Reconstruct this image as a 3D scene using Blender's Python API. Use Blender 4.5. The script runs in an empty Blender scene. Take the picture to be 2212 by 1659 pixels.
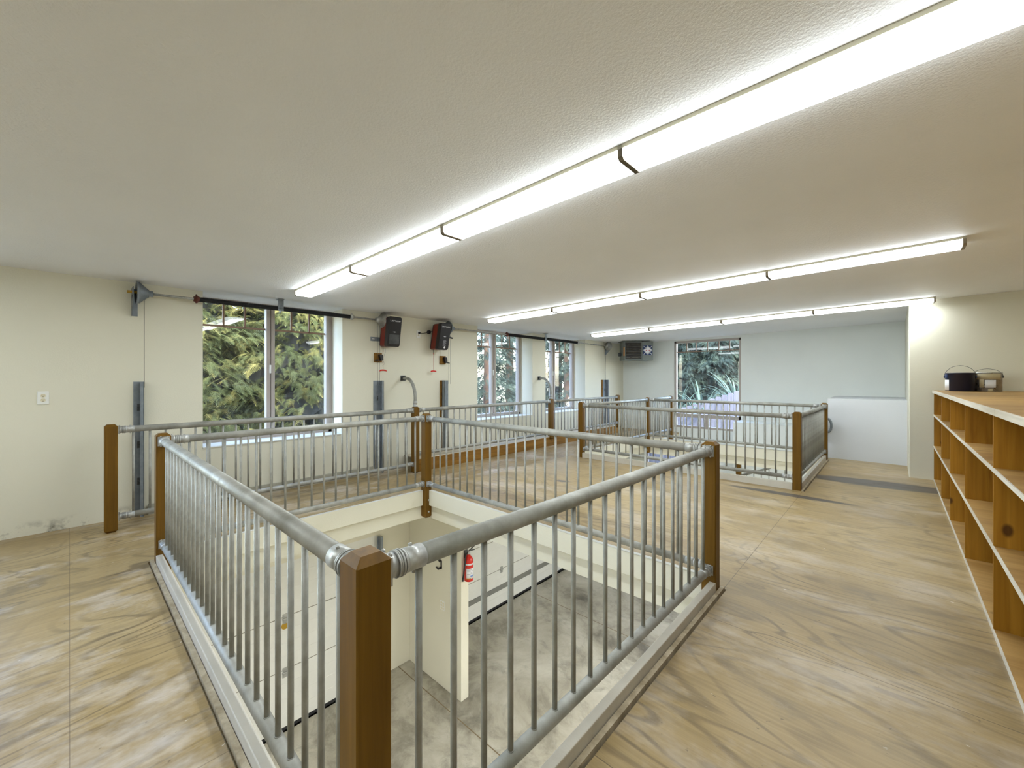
import bpy, math, random
from mathutils import Vector, Matrix
import numpy as np

random.seed(7)
PI = math.pi
sc = bpy.context.scene
COL = sc.collection


# ---------------------------------------------------------------- materials
def new_mat(name):
    m = bpy.data.materials.new(name)
    m.use_nodes = True
    nt = m.node_tree
    b = nt.nodes['Principled BSDF']
    return m, nt, b


def N(nt, typ, **kw):
    n = nt.nodes.new(typ)
    for k, v in kw.items():
        if k in n.inputs:
            n.inputs[k].default_value = v
        else:
            setattr(n, k, v)
    return n


def ramp(nt, fac, stops, interp='LINEAR'):
    r = nt.nodes.new('ShaderNodeValToRGB')
    r.color_ramp.interpolation = interp
    e = r.color_ramp.elements
    while len(e) < len(stops):
        e.new(0.5)
    for i, (p, c) in enumerate(stops):
        e[i].position = p
        e[i].color = c if len(c) == 4 else (*c, 1)
    nt.links.new(fac, r.inputs[0])
    return r.outputs[0]


def coords(nt, scale=(1, 1, 1), rot=(0, 0, 0), loc=(0, 0, 0), kind='Object'):
    tc = nt.nodes.new('ShaderNodeTexCoord')
    mp = nt.nodes.new('ShaderNodeMapping')
    mp.inputs['Scale'].default_value = scale
    mp.inputs['Rotation'].default_value = rot
    mp.inputs['Location'].default_value = loc
    nt.links.new(tc.outputs[kind], mp.inputs[0])
    return mp.outputs[0]


def noise(nt, vec, scale, detail=3, rough=.55, dist=0):
    n = nt.nodes.new('ShaderNodeTexNoise')
    n.inputs['Scale'].default_value = scale
    n.inputs['Detail'].default_value = detail
    n.inputs['Roughness'].default_value = rough
    n.inputs['Distortion'].default_value = dist
    nt.links.new(vec, n.inputs['Vector'])
    return n.outputs[0]


def math_n(nt, op, a, b=None):
    n = nt.nodes.new('ShaderNodeMath')
    n.operation = op
    for i, v in enumerate((a, b)):
        if v is None:
            continue
        if isinstance(v, (int, float)):
            n.inputs[i].default_value = v
        else:
            nt.links.new(v, n.inputs[i])
    return n.outputs[0]


def mixc(nt, fac, a, b, mode='MIX'):
    n = nt.nodes.new('ShaderNodeMix')
    n.data_type = 'RGBA'
    n.blend_type = mode
    for s, v in ((n.inputs[0], fac), (n.inputs[6], a), (n.inputs[7], b)):
        if isinstance(v, (int, float)):
            s.default_value = v
        elif isinstance(v, tuple):
            s.default_value = v if len(v) == 4 else (*v, 1)
        else:
            nt.links.new(v, s)
    return n.outputs[2]


def bump(nt, b, height, strength, dist=.01):
    n = nt.nodes.new('ShaderNodeBump')
    n.inputs['Strength'].default_value = strength
    n.inputs['Distance'].default_value = dist
    nt.links.new(height, n.inputs['Height'])
    nt.links.new(n.outputs[0], b.inputs['Normal'])


def simple(name, col, rough=.6, metal=0., var=.0, vscale=8, bmp=0., bscale=60, spec=None):
    m, nt, b = new_mat(name)
    b.inputs['Roughness'].default_value = rough
    b.inputs['Metallic'].default_value = metal
    if spec is not None:
        b.inputs['Specular IOR Level'].default_value = spec
    v = coords(nt)
    lo = tuple(max(0, c * (1 - var)) for c in col)
    hi = tuple(min(1, c * (1 + var)) for c in col)
    nt.links.new(ramp(nt, noise(nt, v, vscale, 4), [(.3, lo), (.7, hi)]), b.inputs['Base Color'])
    if bmp:
        bump(nt, b, noise(nt, v, bscale, 3), bmp)
    return m


def srgb(r, g, b):
    f = lambda c: (c / 255 / 12.92) if c / 255 <= .04045 else ((c / 255 + .055) / 1.055) ** 2.4
    return (f(r), f(g), f(b))


M = {}
CREAM = srgb(226, 222, 204)


def paint(name, col, sc_, st):
    m, nt, b = new_mat(name)
    v = coords(nt)
    n1 = noise(nt, v, .9, 3)
    nt.links.new(ramp(nt, n1, [(.3, tuple(c * .96 for c in col)), (.7, tuple(min(1, c * 1.02) for c in col))]), b.inputs['Base Color'])
    b.inputs['Roughness'].default_value = .55
    b.inputs['Specular IOR Level'].default_value = .3
    bump(nt, b, noise(nt, v, sc_, 3, .6), st, .004)
    return m


M['wall'] = paint('wall_paint', CREAM, 90, .25)
M['ceil'] = paint('ceiling_paint', srgb(240, 240, 241), 82, .75)
M['white'] = paint('white_paint', srgb(232, 232, 226), 40, .1)
M['wallB'] = paint('far_wall_paint', srgb(234, 238, 235), 90, .25)
M['bandwall'] = paint('primed_wall_paint', srgb(218, 221, 225), 60, .2)
M['base'] = simple('grey_base_strip', srgb(168, 165, 150), .6, 0, .1, 3)
M['kerb'] = simple('kerb_paint', srgb(196, 189, 174), .55, 0, .07, 5, .15, 30)


def scuffed_wall():
    m, nt, b = new_mat('scuffed_wall_paint')
    v = coords(nt)
    n1 = noise(nt, v, .9, 3)
    base = ramp(nt, n1, [(.3, tuple(c * .96 for c in CREAM)), (.7, CREAM)])
    sx = nt.nodes.new('ShaderNodeSeparateXYZ')
    nt.links.new(v, sx.inputs[0])
    az = math_n(nt, 'ABSOLUTE', math_n(nt, 'SUBTRACT', sx.outputs[2], .02))
    low = math_n(nt, 'SUBTRACT', 1.0, math_n(nt, 'MULTIPLY', az, 9.0))
    low = math_n(nt, 'MAXIMUM', low, 0.0)
    dirt = ramp(nt, noise(nt, v, 7, 5, .65), [(.5, (0, 0, 0)), (.68, (1, 1, 1))])
    fac = math_n(nt, 'MULTIPLY', low, dirt)
    nt.links.new(mixc(nt, fac, base, srgb(90, 82, 66)), b.inputs['Base Color'])
    b.inputs['Roughness'].default_value = .55
    b.inputs['Specular IOR Level'].default_value = .3
    bump(nt, b, noise(nt, v, 90, 3, .6), .25, .004)
    return m


M['wallA'] = scuffed_wall()


def plywood(name, along_x, seam_off=(0, 0), marks=()):
    """weathered plywood sheets; grain runs along x or along y"""
    m, nt, b = new_mat(name)
    S = lambda a, c: (a, c, 1) if along_x else (c, a, 1)
    vw = coords(nt)
    br = nt.nodes.new('ShaderNodeTexBrick')
    br.offset = 0
    br.inputs['Color1'].default_value = (0, 0, 0, 1)
    br.inputs['Color2'].default_value = (1, 1, 1, 1)
    for k, val in (('Scale', 1.), ('Mortar Size', .0022), ('Mortar Smooth', .3), ('Brick Width', 2.44), ('Row Height', 1.22)):
        br.inputs[k].default_value = val
    nt.links.new(coords(nt, (1, 1, 1), (0, 0, 0 if along_x else PI / 2), (seam_off[0], seam_off[1], 0)), br.inputs['Vector'])
    sheet = math_n(nt, 'MULTIPLY', br.outputs['Color'], math_n(nt, 'SUBTRACT', 1.0, br.outputs['Fac']))
    n1 = noise(nt, coords(nt, S(.3, 1)), 1.5, 2.2, .5, .5)
    fig = math_n(nt, 'SINE', math_n(nt, 'MULTIPLY', n1, 120.0))
    lines = ramp(nt, fig, [(.5, (0, 0, 0)), (.97, (1, 1, 1))])
    patch = ramp(nt, noise(nt, vw, 1.5, 4), [(.36, (.1, .1, .1)), (.62, (1, 1, 1))])
    if along_x:         # the sheets this side of the seam at y = 3.62 are more worn
        sy = nt.nodes.new('ShaderNodeSeparateXYZ')
        nt.links.new(vw, sy.inputs[0])
        worn = math_n(nt, 'LESS_THAN', sy.outputs[1], 3.62)
    else:
        worn = math_n(nt, 'ADD', 1.0, 0.0)
    fac = math_n(nt, 'MULTIPLY', math_n(nt, 'MULTIPLY', lines, patch), math_n(nt, 'ADD', .3, math_n(nt, 'MULTIPLY', worn, .36)))
    fine = noise(nt, coords(nt, S(1.1, 30)), 2.2, 4, .6)
    base = ramp(nt, noise(nt, vw, .75, 5, .6), [(.3, srgb(146, 124, 82)), (.5, srgb(174, 150, 104)), (.72, srgb(190, 170, 130))])
    c = mixc(nt, math_n(nt, 'MULTIPLY', sheet, .22), base, srgb(190, 167, 120))
    c = mixc(nt, math_n(nt, 'MULTIPLY', worn, .55), c, (.74, .71, .68), 'MULTIPLY')
    c = mixc(nt, fac, c, srgb(92, 77, 54))
    c = mixc(nt, .5, c, ramp(nt, fine, [(.3, (.5, .46, .4)), (.7, (1, 1, 1))]), 'MULTIPLY')
    dirt = ramp(nt, noise(nt, coords(nt, S(.7, 1.6)), 2.8, 7, .7), [(.52, (0, 0, 0)), (.74, (1, 1, 1))])
    c = mixc(nt, math_n(nt, 'MULTIPLY', dirt, .62), c, srgb(104, 94, 78))
    streak = ramp(nt, noise(nt, coords(nt, S(1.2, 7), (0, 0, 0), (3, 7, 0)), 1.6, 5, .7), [(.6, (0, 0, 0)), (.72, (1, 1, 1))])
    c = mixc(nt, math_n(nt, 'MULTIPLY', streak, .5), c, srgb(86, 76, 60))
    dust_sheen = ramp(nt, noise(nt, coords(nt, S(.8, 1.4), (0, 0, 0), (5, 3, 0)), 1.5, 6, .7), [(.5, (0, 0, 0)), (.7, (1, 1, 1))])
    c = mixc(nt, math_n(nt, 'MULTIPLY', dust_sheen, .38 if along_x else .62), c, srgb(216, 208, 200))  # dusting, made paler on the y-grain sheets to paint in skylight sheen
    # football patches and knots
    vor = nt.nodes.new('ShaderNodeTexVoronoi')
    vor.inputs['Scale'].default_value = 3.6
    nt.links.new(coords(nt, S(.5, 1)), vor.inputs['Vector'])
    sp = nt.nodes.new('ShaderNodeSeparateColor')
    nt.links.new(vor.outputs['Color'], sp.inputs[0])
    pick = ramp(nt, sp.outputs[0], [(.62, (0, 0, 0)), (.66, (1, 1, 1))])
    ring = ramp(nt, vor.outputs['Distance'], [(.0, (.9, .9, .9)), (.05, (.7, .7, .7)), (.09, (.35, .35, .35)), (.115, (.85, .85, .85)), (.14, (0, 0, 0))])
    c = mixc(nt, math_n(nt, 'MULTIPLY', math_n(nt, 'MULTIPLY', ring, pick), .6), c, srgb(98, 82, 60))
    speck = ramp(nt, noise(nt, vw, 34, 2), [(.7, (0, 0, 0)), (.76, (1, 1, 1))])
    c = mixc(nt, math_n(nt, 'MULTIPLY', speck, .5), c, srgb(70, 60, 46))
    chip = ramp(nt, noise(nt, coords(nt, S(16, 40), (0, 0, 0), (9, 2, 0)), 1, 2), [(.75, (0, 0, 0)), (.78, (1, 1, 1))])
    c = mixc(nt, math_n(nt, 'MULTIPLY', chip, .7), c, srgb(236, 230, 220))
    for (cx, cy, rx, ry, rz, st) in marks:      # soft-edged grey ellipses mixed into the colour
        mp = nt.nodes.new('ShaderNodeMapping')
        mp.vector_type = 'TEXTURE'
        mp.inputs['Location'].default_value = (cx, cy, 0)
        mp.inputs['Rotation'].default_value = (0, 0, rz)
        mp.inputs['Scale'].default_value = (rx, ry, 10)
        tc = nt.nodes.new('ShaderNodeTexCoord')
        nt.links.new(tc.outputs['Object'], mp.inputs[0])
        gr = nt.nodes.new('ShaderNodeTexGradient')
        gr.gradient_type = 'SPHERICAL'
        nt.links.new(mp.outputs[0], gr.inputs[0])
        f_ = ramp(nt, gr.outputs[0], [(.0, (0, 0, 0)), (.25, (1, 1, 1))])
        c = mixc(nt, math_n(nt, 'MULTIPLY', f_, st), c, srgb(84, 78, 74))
    c = mixc(nt, math_n(nt, 'MULTIPLY', br.outputs['Fac'], .8 if along_x else .5), c, srgb(84, 68, 48))
    nt.links.new(c, b.inputs['Base Color'])
    nt.links.new(ramp(nt, dust_sheen, [(0, (.38,) * 3), (1, (.52,) * 3)]), b.inputs['Roughness'])
    b.inputs['Specular IOR Level'].default_value = .45
    bump(nt, b, fine, .12, .004)
    return m


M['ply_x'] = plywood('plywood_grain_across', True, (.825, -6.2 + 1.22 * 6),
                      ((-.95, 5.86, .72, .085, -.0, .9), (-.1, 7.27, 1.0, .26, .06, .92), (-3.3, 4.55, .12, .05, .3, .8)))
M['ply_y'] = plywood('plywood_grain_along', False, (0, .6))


def wood(name, c0, c1, axis, scale=1., dark=(.02, .01, .004), rough=.5, knots=.0):
    m, nt, b = new_mat(name)
    s = [9, 9, 9]
    s[axis] = .7
    v = coords(nt, tuple(x * scale for x in s))
    n1 = noise(nt, v, 1.6, 5, .6, .8)
    c = ramp(nt, n1, [(.28, c0), (.72, c1)])
    s2 = [60, 60, 60]
    s2[axis] = 1.5
    fine = noise(nt, coords(nt, tuple(x * scale for x in s2)), 1.5, 3)
    c = mixc(nt, .35, c, ramp(nt, fine, [(.3, (.5, .5, .5)), (.7, (1, 1, 1))]), 'MULTIPLY')
    if knots:
        s3 = [1, 1, 1]
        s3[axis] = .6
        vor = nt.nodes.new('ShaderNodeTexVoronoi')
        vor.inputs['Scale'].default_value = 4.2
        nt.links.new(coords(nt, tuple(s3)), vor.inputs['Vector'])
        k = ramp(nt, vor.outputs['Distance'], [(.06, (1, 1, 1)), (.11, (0, 0, 0))])
        c = mixc(nt, math_n(nt, 'MULTIPLY', k, knots), c, srgb(62, 34, 14))
    nt.links.new(c, b.inputs['Base Color'])
    b.inputs['Roughness'].default_value = rough
    b.inputs['Specular IOR Level'].default_value = .25
    bump(nt, b, fine, .1, .003)
    return m


M['post'] = wood('stained_post_wood', srgb(94, 65, 10), srgb(124, 88, 22), 2, 1., rough=.5)
M['beam'] = wood('laminated_beam_wood', srgb(116, 80, 24), srgb(156, 112, 44), 1, 1., rough=.55, knots=.3)
M['shelf'] = wood('fir_shelf_wood', srgb(146, 96, 18), srgb(180, 128, 40), 2, .8, rough=.5, knots=.85)
M['shelf_ply'] = wood('shelf_plywood', srgb(158, 118, 62), srgb(196, 158, 96), 0, .35, rough=.5, knots=.5)
M['ply_edge'] = wood('plywood_edge', srgb(206, 196, 176), srgb(232, 226, 212), 1, .8, rough=.6)
M['strip'] = wood('raw_plywood_strip', srgb(150, 134, 106), srgb(204, 190, 164), 2, .6, rough=.7)
M['beamtop'] = simple('dusty_beam_top', srgb(196, 186, 168), .6, 0, .12, 4)


def galvanized(name, c0, c1, rough=.42, metal=.75, sc_=6):
    m, nt, b = new_mat(name)
    v = coords(nt)
    n1 = noise(nt, v, sc_, 6, .65)
    nt.links.new(ramp(nt, n1, [(.3, c0), (.7, c1)]), b.inputs['Base Color'])
    b.inputs['Metallic'].default_value = metal
    nt.links.new(ramp(nt, noise(nt, v, sc_ * 3, 4), [(.3, (rough - .08,) * 3), (.7, (rough + .14,) * 3)]), b.inputs['Roughness'])
    return m


M['pipe'] = galvanized('galvanized_pipe', srgb(128, 127, 118), srgb(176, 175, 168), .5, .25)
M['fit'] = galvanized('galvanized_fitting', srgb(150, 150, 146), srgb(198, 198, 194), .38, .45, 14)
M['track'] = galvanized('galvanized_track', srgb(112, 120, 128), srgb(146, 154, 162), .42, .35)
M['dark_steel'] = galvanized('dark_steel', srgb(70, 72, 74), srgb(104, 106, 108), .4, .7)
M['black'] = simple('black_plastic', srgb(26, 23, 27), .4, 0, .1)
M['blackspring'] = simple('black_oiled_steel', srgb(30, 30, 33), .4, .4, .2, 20)
M['rust'] = simple('rusty_steel', srgb(96, 52, 40), .6, .4, .25, 20)
M['yellow'] = simple('yellow_paint', srgb(178, 140, 40), .5, 0, .1)
M['red_lens'] = simple('red_opener_lens', srgb(118, 30, 14), .35, 0, .15, 5)
M['red'] = simple('red_enamel', srgb(206, 36, 22), .3, 0, .06)
M['redcord'] = simple('red_cord', srgb(172, 52, 40), .6, 0, .1)
M['plate'] = simple('white_plastic', srgb(236, 236, 232), .35)
M['slot'] = simple('outlet_slots', srgb(50, 46, 42), .6)
M['ivory'] = simple('ivory_plastic', srgb(224, 216, 190), .4)
M['frame'] = simple('taupe_window_frame', srgb(178, 169, 162), .45, 0, .05)
M['grille'] = simple('tan_window_grille', srgb(146, 118, 98), .5, 0, .05)
M['heater'] = simple('grey_enamel', srgb(118, 124, 122), .45, .2, .05)
M['louver'] = galvanized('steel_louver', srgb(128, 124, 118), srgb(186, 182, 176), .3, .85)
M['orange'] = simple('orange_label', srgb(226, 140, 34), .5)
M['navy'] = simple('navy_label', srgb(16, 44, 92), .4)
M['labelw'] = simple('white_label', srgb(232, 232, 236), .45)
M['labelred'] = simple('red_print', srgb(170, 30, 34), .5)
M['bluelabel'] = simple('blue_print', srgb(120, 150, 206), .5)
M['greyprint'] = simple('grey_print', srgb(150, 150, 156), .5)
M['fixture'] = simple('beige_fixture_enamel', srgb(206, 200, 176), .4, 0, .03)
M['channel'] = simple('fixture_end_bracket', srgb(140, 128, 108), .45, .2, .05)
M['cannavy'] = simple('dark_navy_tin', srgb(28, 30, 52), .32, .2, .1)
M['tin'] = galvanized('bare_tin', srgb(158, 158, 158), srgb(200, 200, 200), .3, .85, 9)
M['paintdrip'] = simple('dried_beige_paint', srgb(190, 176, 140), .5, 0, .06)
M['doorwhite'] = simple('white_door_steel', srgb(226, 226, 220), .4, 0, .02)
M['doorseam'] = simple('door_seam_shadow_gap', srgb(140, 136, 124), .5)
M['doorgrey'] = simple('grey_door_weatherstrip', srgb(128, 128, 122), .5)
M['rubber'] = simple('black_rubber', srgb(40, 40, 42), .6)
M['trunk'] = simple('tree_bark', srgb(92, 70, 54), .9, 0, .3, 6, .6, 12)
M['ground'] = simple('earth_ground', srgb(62, 62, 40), .95, 0, .35, .8, .4, 6)
M['fence'] = wood('weathered_fence_board', srgb(108, 105, 110), srgb(142, 139, 146), 2, .5, rough=.8)
M['stair'] = M['post']
M['exterior'] = simple('exterior_siding', srgb(196, 190, 172), .7)


def leaf(name, c0, c1, c2):
    m, nt, b = new_mat(name)
    v = coords(nt)
    nt.links.new(ramp(nt, noise(nt, v, 1.3, 4, .6), [(.3, c0), (.5, c1), (.72, c2)]), b.inputs['Base Color'])
    b.inputs['Roughness'].default_value = .75
    b.inputs['Specular IOR Level'].default_value = .2
    out = nt.nodes['Material Output']
    tr = nt.nodes.new('ShaderNodeBsdfTranslucent')
    tr.inputs[0].default_value = (*[min(1, c * 1.2) for c in c2], 1)
    mx = nt.nodes.new('ShaderNodeMixShader')
    mx.inputs[0].default_value = .12
    nt.links.new(b.outputs[0], mx.inputs[1])
    nt.links.new(tr.outputs[0], mx.inputs[2])
    nt.links.new(mx.outputs[0], out.inputs[0])
    return m


M['leaf1'] = leaf('conifer_leaf', srgb(24, 32, 14), srgb(52, 58, 26), srgb(112, 104, 54))
M['leaf2'] = leaf('blue_conifer_leaf', srgb(20, 30, 26), srgb(38, 50, 42), srgb(74, 84, 66))
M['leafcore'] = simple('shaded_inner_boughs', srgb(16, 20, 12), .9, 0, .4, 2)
M['leaf3'] = leaf('strap_leaf', srgb(40, 58, 48), srgb(72, 92, 78), srgb(122, 136, 118))
M['plume'] = leaf('cream_plume', srgb(214, 196, 150), srgb(236, 222, 180), srgb(250, 244, 220))


def glass_mat():
    m, nt, b = new_mat('window_glass')
    out = nt.nodes['Material Output']
    tr = nt.nodes.new('ShaderNodeBsdfTransparent')
    tr.inputs[0].default_value = (.95, .98, .98, 1)
    gl = nt.nodes.new('ShaderNodeBsdfGlossy')
    gl.inputs['Roughness'].default_value = .02
    fr = nt.nodes.new('ShaderNodeFresnel')
    fr.inputs[0].default_value = 1.5
    mx = nt.nodes.new('ShaderNodeMixShader')
    ge = nt.nodes.new('ShaderNodeNewGeometry')
    front = math_n(nt, 'SUBTRACT', 1.0, ge.outputs['Backfacing'])
    nt.links.new(math_n(nt, 'MULTIPLY', math_n(nt, 'MULTIPLY', fr.outputs[0], 1.6), front), mx.inputs[0])
    nt.links.new(tr.outputs[0], mx.inputs[1])
    nt.links.new(gl.outputs[0], mx.inputs[2])
    # a thin film of dust on the pane
    df = nt.nodes.new('ShaderNodeBsdfDiffuse')
    df.inputs[0].default_value = (.75, .82, .9, 1)
    mx2 = nt.nodes.new('ShaderNodeMixShader')
    v = coords(nt)
    nt.links.new(ramp(nt, noise(nt, v, 1.4, 3), [(.4, (.004,) * 3), (.75, (.022,) * 3)]), mx2.inputs[0])
    nt.links.new(mx.outputs[0], mx2.inputs[1])
    nt.links.new(df.outputs[0], mx2.inputs[2])
    nt.links.new(mx2.outputs[0], out.inputs[0])
    return m


M['glass'] = glass_mat()
LAMP = 7.4
TUBE = 10.0


def lens_mat():
    m, nt, b = new_mat('lit_prismatic_lens')
    b.inputs['Base Color'].default_value = (.9, .92, .92, 1)
    b.inputs['Roughness'].default_value = .3
    b.inputs['Emission Color'].default_value = (.88, .96, 1, 1)
    b.inputs['Emission Strength'].default_value = LAMP
    v = coords(nt)
    wv = nt.nodes.new('ShaderNodeTexChecker')
    wv.inputs['Scale'].default_value = 160
    nt.links.new(v, wv.inputs['Vector'])
    bump(nt, b, wv.outputs['Fac'], .2, .002)
    return m


M['lens'] = lens_mat()


def concrete():
    m, nt, b = new_mat('stained_concrete')
    v = coords(nt)
    c = ramp(nt, noise(nt, v, .9, 7, .68, .4), [(.3, srgb(96, 90, 78)), (.47, srgb(164, 158, 142)), (.7, srgb(196, 192, 178))])
    n2 = ramp(nt, noise(nt, v, 2.4, 6, .7, .5), [(.5, (0, 0, 0)), (.72, (1, 1, 1))])
    c = mixc(nt, math_n(nt, 'MULTIPLY', n2, .7), c, srgb(92, 88, 78))
    br = nt.nodes.new('ShaderNodeTexBrick')
    br.offset = 0
    for k, val in (('Scale', 1.), ('Mortar Size', .008), ('Mortar Smooth', .2), ('Brick Width', 60.0), ('Row Height', 3.1)):
        br.inputs[k].default_value = val
    nt.links.new(coords(nt, (1, 1, 1), (0, 0, 0), (2.3, -6.56 + 6.2, 0)), br.inputs['Vector'])
    c = mixc(nt, br.outputs['Fac'], c, srgb(112, 96, 70))
    nt.links.new(c, b.inputs['Base Color'])
    b.inputs['Roughness'].default_value = .5
    bump(nt, b, noise(nt, v, 20, 4), .1, .01)
    return m


M['concrete'] = concrete()


# ---------------------------------------------------------------- mesh builder
class MB:
    def __init__(s):
        s.v, s.f, s.sm, s.mi = [], [], [], []

    def add(s, verts, faces, smooth=False, mi=0):
        o = len(s.v)
        s.v += [tuple(p) for p in verts]
        for f in faces:
            s.f.append(tuple(i + o for i in f))
            s.sm.append(smooth)
            s.mi.append(mi)
        return s

    def box(s, x0, x1, y0, y1, z0, z1, mi=0, top=None):
        x0, x1 = sorted((x0, x1)); y0, y1 = sorted((y0, y1)); z0, z1 = sorted((z0, z1))
        vs = [(x, y, z) for z in (z0, z1) for y in (y0, y1) for x in (x0, x1)]
        fs = [(0, 2, 3, 1), (4, 5, 7, 6), (0, 1, 5, 4), (1, 3, 7, 5), (3, 2, 6, 7), (2, 0, 4, 6)]
        s.add(vs, fs, False, mi)
        if top is not None:
            s.mi[-5] = top
        return s

    def obox(s, c, ax, ay, az, mi=0):
        """box with centre c and half-axis vectors"""
        c, ax, ay, az = map(Vector, (c, ax, ay, az))
        vs = [c + ax * i + ay * j + az * k for k in (-1, 1) for j in (-1, 1) for i in (-1, 1)]
        return s.add(vs, [(0, 2, 3, 1), (4, 5, 7, 6), (0, 1, 5, 4), (1, 3, 7, 5), (3, 2, 6, 7), (2, 0, 4, 6)], False, mi)

    def cbox(s, x0, x1, y0, y1, z0, z1, c, mi=0, e=None):
        """box with all four vertical edges and the top and bottom rims chamfered"""
        def ring(i, z):
            a = (c if e is None else e) if i == 0 else .001
            X0, X1, Y0, Y1 = x0 + i, x1 - i, y0 + i, y1 - i
            a = max(a, .0005)
            return [(X0 + a, Y0, z), (X1 - a, Y0, z), (X1, Y0 + a, z), (X1, Y1 - a, z), (X1 - a, Y1, z), (X0 + a, Y1, z), (X0, Y1 - a, z), (X0, Y0 + a, z)]
        rs = [ring(c, z0), ring(0, z0 + c), ring(0, z1 - c), ring(c, z1)]
        vs = sum(rs, [])
        fs = [tuple(range(7, -1, -1)), tuple(range(24, 32))]
        for k in range(3):
            for i in range(8):
                j = (i + 1) % 8
                fs.append((k * 8 + i, k * 8 + j, k * 8 + 8 + j, k * 8 + 8 + i))
        return s.add(vs, fs, False, mi)

    def lathe(s, prof, p0, d, seg=16, mi=0, smooth=True, caps=True):
        """prof: list of (distance along d, radius)"""
        p0 = Vector(p0); d = Vector(d).normalized()
        u = d.orthogonal().normalized(); w = d.cross(u)
        vs, fs = [], []
        for t, r in prof:
            for k in range(seg):
                a = 2 * PI * k / seg
                vs.append(p0 + d * t + (u * math.cos(a) + w * math.sin(a)) * r)
        for i in range(len(prof) - 1):
            for k in range(seg):
                j = (k + 1) % seg
                fs.append((i * seg + k, i * seg + j, (i + 1) * seg + j, (i + 1) * seg + k))
        s.add(vs, fs, smooth, mi)
        if caps:
            n = len(prof)
            o = len(s.v) - len(vs)
            s.f.append(tuple(o + k for k in range(seg - 1, -1, -1))); s.sm.append(False); s.mi.append(mi)
            s.f.append(tuple(o + (n - 1) * seg + k for k in range(seg))); s.sm.append(False); s.mi.append(mi)
        return s

    def cyl(s, p0, p1, r, seg=12, mi=0, r1=None):
        p0, p1 = Vector(p0), Vector(p1)
        return s.lathe([(0, r), ((p1 - p0).length, r if r1 is None else r1)], p0, p1 - p0, seg, mi)

    def tube(s, pts, r, seg=8, mi=0):
        pts = [Vector(p) for p in pts]
        n = len(pts)
        t0 = (pts[1] - pts[0]).normalized()
        u = t0.orthogonal().normalized()
        vs, fs = [], []
        for i, p in enumerate(pts):
            t = (pts[min(i + 1, n - 1)] - pts[max(i - 1, 0)]).normalized()
            u = (u - t * u.dot(t)).normalized()
            w = t.cross(u)
            rr = r[i] if isinstance(r, (list, tuple)) else r
            for k in range(seg):
                a = 2 * PI * k / seg
                vs.append(p + (u * math.cos(a) + w * math.sin(a)) * rr)
        for i in range(n - 1):
            for k in range(seg):
                j = (k + 1) % seg
                fs.append((i * seg + k, i * seg + j, (i + 1) * seg + j, (i + 1) * seg + k))
        fs.append(tuple(range(seg - 1, -1, -1)))
        fs.append(tuple((n - 1) * seg + k for k in range(seg)))
        return s.add(vs, fs, True, mi)

    def prism(s, poly, axis, a0, a1, mi=0):
        """poly: 2D outline; axis 0: (y,z) along x, 1: (x,z) along y, 2: (x,y) along z"""
        def P(p, a):
            return (a, p[0], p[1]) if axis == 0 else (p[0], a, p[1]) if axis == 1 else (p[0], p[1], a)
        n = len(poly)
        vs = [P(p, a0) for p in poly] + [P(p, a1) for p in poly]
        fs = [tuple(range(n - 1, -1, -1)), tuple(range(n, 2 * n))] + [(i, (i + 1) % n, n + (i + 1) % n, n + i) for i in range(n)]
        return s.add(vs, fs, False, mi)

    def build(s, name, mats, parent=None, loc=None, bevel=0, fix=True):
        """coordinates in s are world ones; the object's origin is loc (or the parent's)"""
        me = bpy.data.meshes.new(name)
        base = Vector((0, 0, 0))
        if parent is not None:
            base = world_of(parent)
        if loc is not None:
            base = Vector(loc)
        me.from_pydata([(x - base.x, y - base.y, z - base.z) for x, y, z in s.v], [], s.f)
        for m in (mats if isinstance(mats, (list, tuple)) else [mats]):
            me.materials.append(M[m] if isinstance(m, str) else m)
        me.polygons.foreach_set('use_smooth', s.sm)
        me.polygons.foreach_set('material_index', s.mi)
        me.update()
        if fix:
            import bmesh
            bm = bmesh.new(); bm.from_mesh(me)
            bmesh.ops.recalc_face_normals(bm, faces=bm.faces)
            bm.to_mesh(me); bm.free()
        o = bpy.data.objects.new(name, me)
        COL.objects.link(o)
        if parent is not None:
            o.parent = parent
            o.location = base - world_of(parent)
        else:
            o.location = base
        if bevel:
            md = o.modifiers.new('edge', 'BEVEL')
            md.width = bevel; md.segments = 2; md.limit_method = 'ANGLE'
        return o


def world_of(o):
    v = Vector(o.location)
    while o.parent is not None:
        o = o.parent
        v = v + Vector(o.location)
    return v


def tag(o, label, cat, group=None, kind=None):
    o['label'] = label
    o['category'] = cat
    if group:
        o['group'] = group
    if kind:
        o['kind'] = kind
    return o


def thing(name, label, cat, loc, group=None):
    o = bpy.data.objects.new(name, None)
    COL.objects.link(o)
    o.empty_display_size = .05
    o.location = loc
    return tag(o, label, cat, group)


def struct(name, mb, mats, label=None, cat=None, parent=None, bevel=0):
    o = mb.build(name, mats, parent, bevel=bevel)
    if parent is None:
        o['kind'] = 'structure'
        tag(o, label or name.replace('_', ' '), cat or name.split('_')[0])
    return o


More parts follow.
